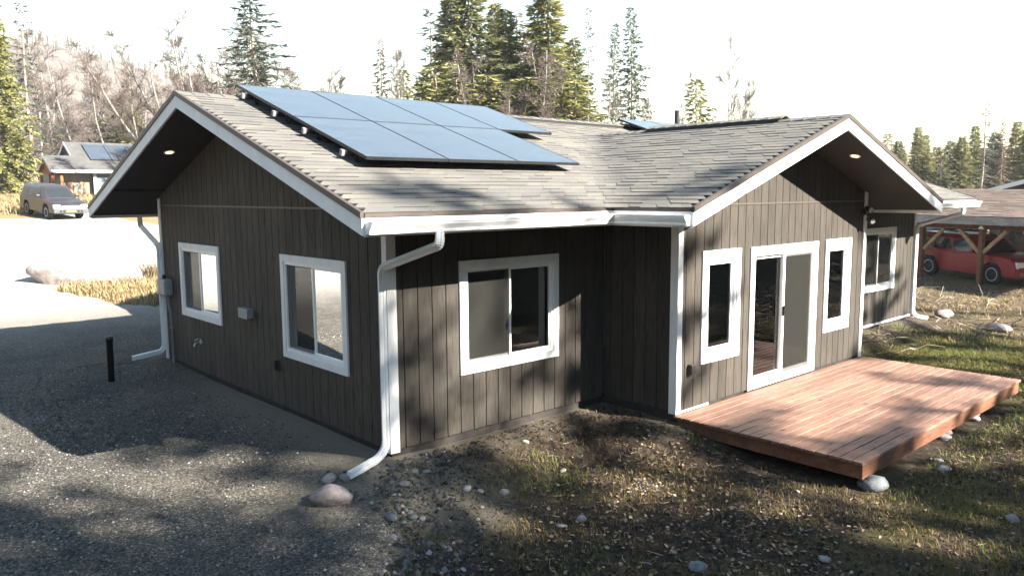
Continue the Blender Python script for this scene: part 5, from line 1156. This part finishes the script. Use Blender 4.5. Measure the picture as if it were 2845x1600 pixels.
for x, y, h, pr, wf, lab in TREES:
    tree(x, y, h, pr, wf, lab, 'bare birches behind the houses' if pr[0] == 'B' else 'spruces behind the houses')
# the wood on the sunny side behind the viewer, whose shadows fall over the yard
WOOD = [(-14.44, -31.5, 15.25, 'S0', 1.45, 0.0), (-11.33, -35.62, 18.89, 'S1', 1.45, 1.7), (-8.74, -38.3, 20.6, 'S2', 1.45, 3.4), (-9.95, -30.66, 15.7, 'S0', 1.45, 5.1), (-7.05, -34.21, 17.15, 'S1', 1.45, 6.8), (-3.69, -38.99, 20.69, 'S2', 1.45, 8.5), (-4.73, -31.79, 16.27, 'S0', 1.45, 10.2), (-1.89, -35.17, 18.27, 'S1', 1.45, 11.9), (0.77, -38.06, 19.61, 'S2', 1.45, 13.6), (-0.05, -31.48, 16.15, 'S0', 1.45, 15.3), (2.72, -34.66, 17.34, 'S1', 1.45, 17.0), (5.24, -37.15, 19.07, 'S2', 1.45, 18.7), (4.9, -31.87, 15.51, 'S0', 1.45, 20.4), (7.54, -34.7, 17.46, 'S1', 1.45, 22.1), (10.41, -38.18, 20.54, 'S2', 1.45, 23.8), (9.16, -30.41, 14.88, 'S0', 1.45, 25.5), (12.24, -34.44, 18.09, 'S1', 1.45, 27.2), (15.41, -38.73, 20.25, 'S2', 1.45, 28.9), (14.53, -31.96, 15.56, 'S0', 1.45, 30.6), (17.51, -35.73, 18.46, 'S1', 1.45, 32.3), (20.01, -38.16, 20.4, 'S2', 1.45, 34.0), (19.22, -31.66, 15.56, 'S0', 1.45, 35.7), (21.74, -34.17, 17.28, 'S1', 1.45, 37.4), (24.67, -37.8, 19.69, 'S2', 1.45, 39.1), (23.75, -30.93, 15.34, 'S0', 1.45, 40.8), (26.55, -34.19, 17.82, 'S1', 1.45, 42.5), (29.75, -38.56, 19.91, 'S2', 1.45, 44.2), (28.25, -30.11, 14.9, 'S0', 1.45, 45.9), (31.42, -34.4, 17.41, 'S1', 1.45, 47.6), (34.02, -37.1, 19.99, 'S2', 1.45, 49.3), (33.08, -30.2, 14.93, 'S0', 1.45, 51.0), (36.48, -35.1, 17.94, 'S1', 1.45, 52.7), (39.06, -37.77, 20.0, 'S2', 1.45, 54.4), (38.33, -31.42, 15.23, 'S0', 1.45, 56.1), (41.01, -34.36, 18.16, 'S1', 1.45, 57.8), (44.02, -38.19, 19.89, 'S2', 1.45, 59.5), (42.7, -30.24, 14.4, 'S0', 1.45, 61.2), (46.24, -35.52, 17.97, 'S1', 1.45, 62.9), (48.6, -37.61, 20.34, 'S2', 1.45, 64.6), (47.99, -31.58, 16.22, 'S0', 1.45, 66.3), (51.16, -35.85, 18.43, 'S1', 1.45, 68.0), (53.69, -38.38, 20.1, 'S2', 1.45, 69.7), (52.88, -31.84, 15.57, 'S0', 1.45, 71.4), (55.5, -34.61, 17.5, 'S1', 1.45, 73.1), (9.92, -27.3, 21.3, 'P0', 1.27, 4.87), (5.83, -25.78, 21.7, 'D1', 1.28, 4.24), (20.49, -28.66, 22.98, 'D2', 1.17, 1.68), (11.91, -25.1, 18.95, 'D0', 1.26, 6.27), (20.69, -21.2, 18.56, 'D0', 1.19, 1.33), (16.36, -24.83, 15.85, 'D1', 1.29, 0.87), (3.36, -24.88, 20.64, 'D0', 1.3, 0.3), (11.96, -28.34, 21.83, 'P1', 0.82, 1.6), (27.55, -26.52, 21.37, 'P1', 1.1, 2.02), (14.29, -25.38, 15.12, 'D0', 1.16, 6.05), (6.96, -23.46, 17.03, 'P1', 1.07, 4.72), (18.67, -28.68, 16.56, 'D0', 1.06, 5.85), (27.14, -29.4, 18.98, 'P0', 0.98, 0.48), (20.43, -26.81, 15.07, 'D0', 1.15, 2.7), (25.11, -28.74, 16.23, 'D1', 1.29, 0.04), (29.17, -26.16, 15.68, 'D1', 1.16, 0.16), (10.92, -20.32, 11.19, 'D0', 0.91, 5.3), (23.7, -23.13, 12.08, 'D1', 1.2, 2.71), (18.31, -25.98, 12.94, 'D0', 1.03, 4.18), (26.23, -22.59, 12.38, 'D2', 1.09, 3.49), (19.85, -24.52, 12.37, 'D1', 0.93, 0.26)]

WOOD += [(a_-.367*y_, y_, b_+.5-.66*y_, p_, w_, r_) for a_, b_, y_, p_, w_, r_ in ((-3.3, .1, -27, 'D1', 1.0, .4), (-2.1, -.3, -24.5, 'D1', 1.0, 2.2), (-4.6, .3, -22.5, 'D0', 1.1, 1.2), (-1.2, -.9, -28.5, 'D1', 1.0, 3.3), (.2, -2.3, -26.5, 'S1', .8, .3), (2.4, -2.5, -27.5, 'S2', .8, 1.3), (-2.5, 1.1, -23.2, 'D1', .9, 5.1), (-3.2, .5, -29.5, 'P0', 1.0, 2.0), (-4.3, -.3, -26, 'D1', 1.0, 4.0), (-2.9, -1.0, -21.5, 'S1', .9, 1.0), (-1.6, -.2, -21.8, 'D1', .9, 3.7), (-2.0, 1.5, -26.3, 'D1', .9, .9), (-3.4, 1.7, -24.2, 'D1', .9, 2.9))]
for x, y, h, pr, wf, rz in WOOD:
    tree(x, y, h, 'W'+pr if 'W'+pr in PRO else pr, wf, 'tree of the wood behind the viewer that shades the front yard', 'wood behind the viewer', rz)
for i in range(16):  # out-of-view trees added to block the western sky
    tree(-23+rnd.uniform(-4, 3), -24+i*3.6, rnd.uniform(12, 17), ('WS1', 'WS0', 'WS2')[i % 3], 1.4, 'unseen tree added beyond the drive on the left of the viewer to block sky light', 'unseen wood added on the left of the viewer')
for i in range(34):
    a_ = .03+.58*(i+rnd.random())/34; d_ = rnd.uniform(84, 128); x_ = CAM.x+math.sin(a_)*d_; y_ = CAM.y+math.cos(a_)*d_
    tree(x_, y_, rnd.uniform(9, 14)*(1 if a_ < .42 else .8), ('B1', 'B3', 'B0', 'B2')[i % 4], 1.35, 'bare birch in the thick wood at the foot of the brown hill', 'bare wood at the foot of the hill')
# bare woods on the far hillside, one mass
def hill_forest():
    n = 9000; a = rng.uniform(-.75, .75, n); d = 95+rng.random(n)**1.3*520; el_ = np.interp(a, az, el[0]); X = CAM.x+np.sin(a)*d; Y = CAM.y+np.cos(a)*d
    Z = 2.5 + (el_*520-1.0)*sst(120, 520, d) - 1.5; h = rng.uniform(3, 7, n)*(1+.3*(d > 300)); segs = []; tone = rng.random(n)
    k = 9; V = []; F = []
    base = np.stack([X, Y, Z], 1); con = tone > .8
    for j in range(k):
        t0 = rng.uniform(0, .7, n); an = rng.uniform(0, 6.28, n); sp2 = rng.uniform(.5, 2.4, n); p = base+np.stack([0*X, 0*X, h*t0], 1); q = base+np.stack([np.cos(an)*sp2*(1-.4*con), np.sin(an)*sp2*(1-.4*con), np.minimum(h, h*(t0+rng.uniform(.2, .5, n)))], 1)
        wd = np.where(con, .9, .22)[:, None]; s = np.stack([-np.sin(an), np.cos(an), 0*an], 1)*wd*.5
        V.append(np.stack([p-s, p+s, q, p+np.array([0, 0, .35])*wd], 1))
    V = np.stack(V, 1).reshape(-1, 3); i = (np.arange(n*k)*4)[:, None]; F = np.concatenate([i+np.array([[0, 1, 2]]), i+np.array([[1, 3, 2]]), i+np.array([[3, 0, 2]])])
    me = mesh_np('hillside_forest', V, [F], M_HTREE); setp(link('hillside_forest', me), 'pinkish bare woods covering the far hill on the left', None, None, 'stuff')
hill_forest()
def thicket(name, n, x0, x1, y0, y1, hh, mat, label, keepf=None, lean=.5, rad=.006):
    x = rng.uniform(x0, x1, n); y = rng.uniform(y0, y1, n)
    if keepf is not None: k = keepf(x, y); x, y = x[k], y[k]
    n = len(x); z = H(x, y); h = hh*rng.uniform(.3, 1.1, n); a = rng.uniform(0, 6.28, n); l = rng.uniform(0, lean, n)*h; p0 = np.stack([x, y, z-.03], 1); p1 = p0+np.stack([np.cos(a)*l*.4, np.sin(a)*l*.4, h*.6], 1); p2 = p0+np.stack([np.cos(a)*l, np.sin(a)*l, h], 1)
    S = np.concatenate([np.concatenate([p0, np.full((n, 1), rad), p1, np.full((n, 1), rad*.8)], 1), np.concatenate([p1, np.full((n, 1), rad*.8), p2, np.full((n, 1), rad*.3)], 1)]); V, Q = tubes_np(S, 3); setp(link(name, mesh_np(name, V, [Q], mat)), label, None, None, 'stuff')
thicket('brush', 9000, -6, 26, 56, 90, 3.2, M_TWIG, 'bare brush under the trees on the left', lambda x, y: ~((x > 7.5) & (y < 79)), .8, .022)
thicket('brush_strip', 5000, 14, 46, 24, 44, 2.6, M_TWIG, 'bare brush under the trees behind the house', None, .8, .014)
thicket('underwood', 6000, 48, 84, 18, 52, 3.5, M_TWIG, 'bare brush under the trees behind the carport', None, .7, .02)
# ------------------------------------------------------------------ ground cover
def blocked(x, y):
    return (hdist(x, y) < .06) | ((x > 3.55) & (x < 9.25) & (y > -3.85) & (y < -1.2))
def blades(name, n, x0, x1, y0, y1, dens, hmin, hmax, wd, mat, label):
    x = rng.uniform(x0, x1, n); y = rng.uniform(y0, y1, n); k = (dens(x, y) > rng.random(n)) & ~blocked(x, y); x, y = x[k], y[k]; n = len(x); z = H(x, y); h = rng.uniform(hmin, hmax, n); a = rng.uniform(0, 6.28, n); l = h*rng.uniform(.2, 1.3, n); s = np.stack([-np.sin(a), np.cos(a), 0*a], 1)*(wd*rng.uniform(.6, 1.3, n))[:, None]; d = np.stack([np.cos(a), np.sin(a), 0*a], 1)
    p = np.stack([x, y, z-.005], 1); m1 = p+d*(l*.35)[:, None]+np.array([[0, 0, 1.]])*(h*.65)[:, None]; t = p+d*l[:, None]+np.array([[0, 0, 1.]])*h[:, None]
    V = np.stack([p-s, p+s, m1+s*.7, m1-s*.7, t], 1).reshape(-1, 3); i = (np.arange(n)*5)[:, None]; me = mesh_np(name, V, [i+np.array([[0, 1, 2, 3]]), i+np.array([[3, 2, 4]])], mat); setp(link(name, me), label, None, None, 'stuff')
lawn = lambda x, y: sst(.25, -.1, grav(x, y))
wear = lambda x, y: sst(.38, .62, fbm(x, y, .9, 4, 31))*sst(.3, 1.1, hdist(x, y))
blades('grass', 150000, -1.6, 14, -7.5, .6, lambda x, y: lawn(x, y)*(.12+.88*wear(x, y)), .02, .065, .0028, M_GRASS, 'short patchy brown green grass over the front yard')
blades('green_grass', 85000, -.5, 16, -6.5, .2, lambda x, y: lawn(x, y)*np.clip(sst(.50, .66, fbm(x, y, .8, 3, 41))*.75 + 1.0*np.exp(-((x-11.6)**2/5+(y+2.0)**2/1.6)) + .8*np.exp(-((x-7.2)**2/6+(y+4.1)**2/.15)), 0, 1), .03, .09, .003, M_GRASSG, 'fresh green grass tufts in the yard and beside the deck')
blades('dry_grass', 60000, 13, 30, -9, 6, lambda x, y: .5*sst(.42, .66, fbm(x, y, .6, 3, 51)), .03, .12, .007, M_STRAW, 'dry straw grass between the house and the carport')
blades('straw_grass', 60000, 0, 9, 11, 21, lambda x, y: sst(.2, -.3, grav(x, y))*.8, .06, .25, .010, M_STRAW, 'dry straw grass around the pale boulder')
blades('field_grass', 60000, -8, 22, 35, 62, lambda x, y: sst(.2, -.5, grav(x, y))*.9, .1, .45, .02, M_STRAW, 'dry straw field behind the dark suv')
cl = empty('dry_grass_clump', (2.75, 16.9, float(H(2.75, 16.9))), 'tall dry grass clump leaning at the right end of the pale boulder', 'grass clump')
n = 420; a = rng.uniform(0, 6.28, n); rr0 = .35*np.sqrt(rng.random(n)); p = np.stack([np.cos(a)*rr0, np.sin(a)*rr0, 0*a], 1); a2_ = a+rng.normal(0, .6, n); h = rng.uniform(.25, .62, n); t = p+np.stack([np.cos(a2_)*h*.6, np.sin(a2_)*h*.6, h], 1); m1 = p*.4+t*.6+np.array([[0, 0, .1]]); s = np.stack([-np.sin(a2_), np.cos(a2_), 0*a], 1)*.009
V = np.stack([p-s, p+s, m1+s, m1-s, t], 1).reshape(-1, 3); i = (np.arange(n)*5)[:, None]; link('blades', mesh_np('blades', V, [i+np.array([[0, 1, 2, 3]]), i+np.array([[3, 2, 4]])], M_STRAW), cl)
def scatter_oct(name, n, x0, x1, y0, y1, dens, smin, smax, mat, label, zoff=None, power=2.2, flat=.6):
    x = rng.uniform(x0, x1, n); y = rng.uniform(y0, y1, n); k = (dens(x, y) > rng.random(n)) & ~blocked(x, y); x, y = x[k], y[k]; n = len(x); z = zoff(x, y) if zoff else H(x, y); r = smin+(smax-smin)*rng.random(n)**power; a = rng.uniform(0, 6.28, n); U = np.stack([np.cos(a), np.sin(a), rng.normal(0, .2, n)], 1); W = np.stack([-np.sin(a), np.cos(a), rng.normal(0, .2, n)], 1); c = np.stack([x, y, z+r*.15], 1); e = rng.uniform(.6, 1.1, (n, 4)); up = np.array([[0, 0, 1.]])
    A = c+U*(r*e[:, 0])[:, None]; B = c+W*(r*.8*e[:, 1])[:, None]; C_ = c-U*(r*e[:, 2])[:, None]; D = c-W*(r*.8*e[:, 3])[:, None]; t1 = c+up*(r*flat)[:, None]+U*(r*.3)[:, None]; t2 = c+up*(r*flat*.9)[:, None]-U*(r*.35)[:, None]
    V = np.stack([A, B, C_, D, t1, t2], 1).reshape(-1, 3); i = (np.arange(n)*6)[:, None]; tri = np.concatenate([i+np.array([[0, 1, 4]]), i+np.array([[2, 3, 5]]), i+np.array([[3, 0, 4]]), i+np.array([[1, 2, 5]])]); quad = np.concatenate([i+np.array([[1, 5, 4, 4]])[:, :4]]) ; tri2 = np.concatenate([i+np.array([[1, 5, 4]]), i+np.array([[3, 4, 5]])])
    setp(link(name, mesh_np(name, V, [np.concatenate([tri, tri2])], mat)), label, None, None, 'stuff')
gr_in = lambda x, y: sst(-.15, .3, grav(x, y))
scatter_oct('gravel', 60000, -6, .6, -6, 8, lambda x, y: gr_in(x, y)*(.25+.75*sst(.35, .6, fbm(x, y, 1.1, 3, 61)))*sst(.1, .8, hdist(x, y)), .006, .026, M_STONES, 'loose grey gravel stones on the drive', gz, 2.0)
scatter_oct('coarse_gravel', 8000, -2.4, .7, -3.2, .2, lambda x, y: np.exp(-((grav(x, y)+.05)/.5)**2)*(.35+.65*fbm(x, y, 2, 3, 71)), .012, .05, M_STONES, 'coarser stones along the edge between gravel and soil', None, 2.2)
scatter_oct('pebbles', 4500, -1, 9, -7, -.3, lambda x, y: lawn(x, y)*(.05+.7*sst(.6, .75, fbm(x, y, 1.3, 3, 81))), .006, .035, M_STONES, 'scattered pebbles in the yard soil', None, 2.5)
scatter_oct('white_chips', 260, 1.6, 2.35, -2.35, -1.9, lambda x, y: np.exp(-((x-2.0)/.22)**2-((y+2.1)/.14)**2), .008, .022, M_ROCKL, 'patch of white chips in the dark soil before the deck', None, 2)
def leaves(n, x0, x1, y0, y1, dens, label, name, s0=.011, s1=.027):
    x = rng.uniform(x0, x1, n); y = rng.uniform(y0, y1, n); k = (dens(x, y) > rng.random(n)) & ~blocked(x, y); x, y = x[k], y[k]; n = len(x); z = H(x, y)+rng.uniform(.004, .03, n); a = rng.uniform(0, 6.28, n); r = rng.uniform(s0, s1, n); U = np.stack([np.cos(a), np.sin(a), rng.normal(0, .3, n)], 1); W = np.stack([-np.sin(a), np.cos(a), rng.normal(0, .3, n)], 1); c = np.stack([x, y, z], 1); cu_ = np.array([[0, 0, 1.]])*(r*rng.uniform(.1, .6, n))[:, None]
    P = [c+U*r[:, None], c+U*(r*.4)[:, None]+W*(r*.75)[:, None]+cu_, c-U*(r*.6)[:, None]+W*(r*.6)[:, None]+cu_, c-U*r[:, None]*.95, c-U*(r*.5)[:, None]-W*(r*.65)[:, None]+cu_*.7, c+U*(r*.45)[:, None]-W*(r*.75)[:, None]+cu_*.7]
    V = np.stack(P, 1).reshape(-1, 3); i = (np.arange(n)*6)[:, None]; setp(link(name, mesh_np(name, V, [np.concatenate([i+np.array([[0, 1, 2, 3]]), i+np.array([[0, 3, 4, 5]])])], M_LEAF)), label, None, None, 'stuff')
leaves(15000, -.6, 12, -8, -.6, lambda x, y: lawn(x, y)*(.10+.90*sst(.40, .68, fbm(x, y, .55, 3, 91)))*sst(-.4, -2.6, y+.25*(3-x)*(x < 3)), 'pale fallen leaves scattered over the yard', 'fallen_leaves')
def litter(n, x0, x1, y0, y1):
    x = rng.uniform(x0, x1, n); y = rng.uniform(y0, y1, n); k = (lawn(x, y)*(.25+.75*fbm(x, y, 1.5, 3, 111)) > rng.random(n)) & ~blocked(x, y); x, y = x[k], y[k]; n = len(x); a = rng.uniform(0, 6.28, n); r = rng.uniform(.008, .028, n); c = np.stack([x, y, H(x, y)+rng.uniform(.002, .012, n)], 1); U = np.stack([np.cos(a), np.sin(a), rng.normal(0, .5, n)], 1)*r[:, None]; W = np.stack([-np.sin(a), np.cos(a), rng.normal(0, .5, n)], 1)*(r*rng.uniform(.2, .7, n))[:, None]
    V = np.stack([c+U, c+W, c-U, c-W], 1).reshape(-1, 3); i = (np.arange(n)*4)[:, None]; setp(link('leaf_litter', mesh_np('leaf_litter', V, [i+np.array([[0, 1, 2, 3]])], M_LITTER)), 'dark rotting leaf litter covering the yard soil', None, None, 'stuff')
litter(70000, -1, 12, -8, -.2)
def twigs(n, x0, x1, y0, y1, dens, ln, rad, label, name, up=.2):
    x = rng.uniform(x0, x1, n); y = rng.uniform(y0, y1, n); k = (dens(x, y) > rng.random(n)) & ~blocked(x, y); x, y = x[k], y[k]; n = len(x); a = rng.uniform(0, 6.28, n); l = ln*rng.uniform(.3, 1.2, n); p = np.stack([x, y, H(x, y)+rad*1.2], 1); b = rng.normal(0, .35, n); q = p+np.stack([np.cos(a)*l*.5, np.sin(a)*l*.5, np.abs(rng.normal(0, up*.5, n))*l], 1); t = q+np.stack([np.cos(a+b)*l*.5, np.sin(a+b)*l*.5, rng.normal(0, up*.6, n)*l], 1); t[:, 2] = np.maximum(t[:, 2], H(t[:, 0], t[:, 1])+rad)
    o1 = np.full((n, 1), rad); V, Q = tubes_np(np.concatenate([np.concatenate([p, o1, q, o1*.8], 1), np.concatenate([q, o1*.8, t, o1*.4], 1)]), 4); setp(link(name, mesh_np(name, V, [Q], M_TWIG)), label, None, None, 'stuff')
twigs(700, -.5, 12, -8, -.6, lambda x, y: lawn(x, y), .16, .0035, 'thin twigs lying in the front yard', 'twigs')
twigs(3200, 11, 27, -9, 4, lambda x, y: sst(.35, .62, fbm(x, y, .45, 3, 101)), .6, .009, 'dead brush and roots strewn between house and carport', 'dead_brush', .35)
# dark soil clods and dirt in front of the wall
scatter_oct('soil_clods', 2500, .1, 3.6, -1.0, -.05, lambda x, y: .8*sst(1.0, .1, hdist(x, y)), .006, .03, M_SOIL, 'clods of bare soil along the near wall', None, 2.2)

# ------------------------------------------------------------------ thin haze round the whole place, also standing in for glare on the trees
hm = bpy.data.materials.new('thin_haze'); hm.use_nodes = True; hm.node_tree.nodes.clear()
ho = hm.node_tree.nodes.new('ShaderNodeOutputMaterial'); hv = hm.node_tree.nodes.new('ShaderNodeVolumePrincipled')
hv.inputs['Color'].default_value = (0.93, 0.96, 1.0, 1); hv.inputs['Density'].default_value = 0.00035; hv.inputs['Anisotropy'].default_value = 0.0
hm.node_tree.links.new(hv.outputs[0], ho.inputs['Volume'])
setp(MB().box(-1100, 1100, -300, 1100, -3, 100).build('haze', hm), kind='stuff')
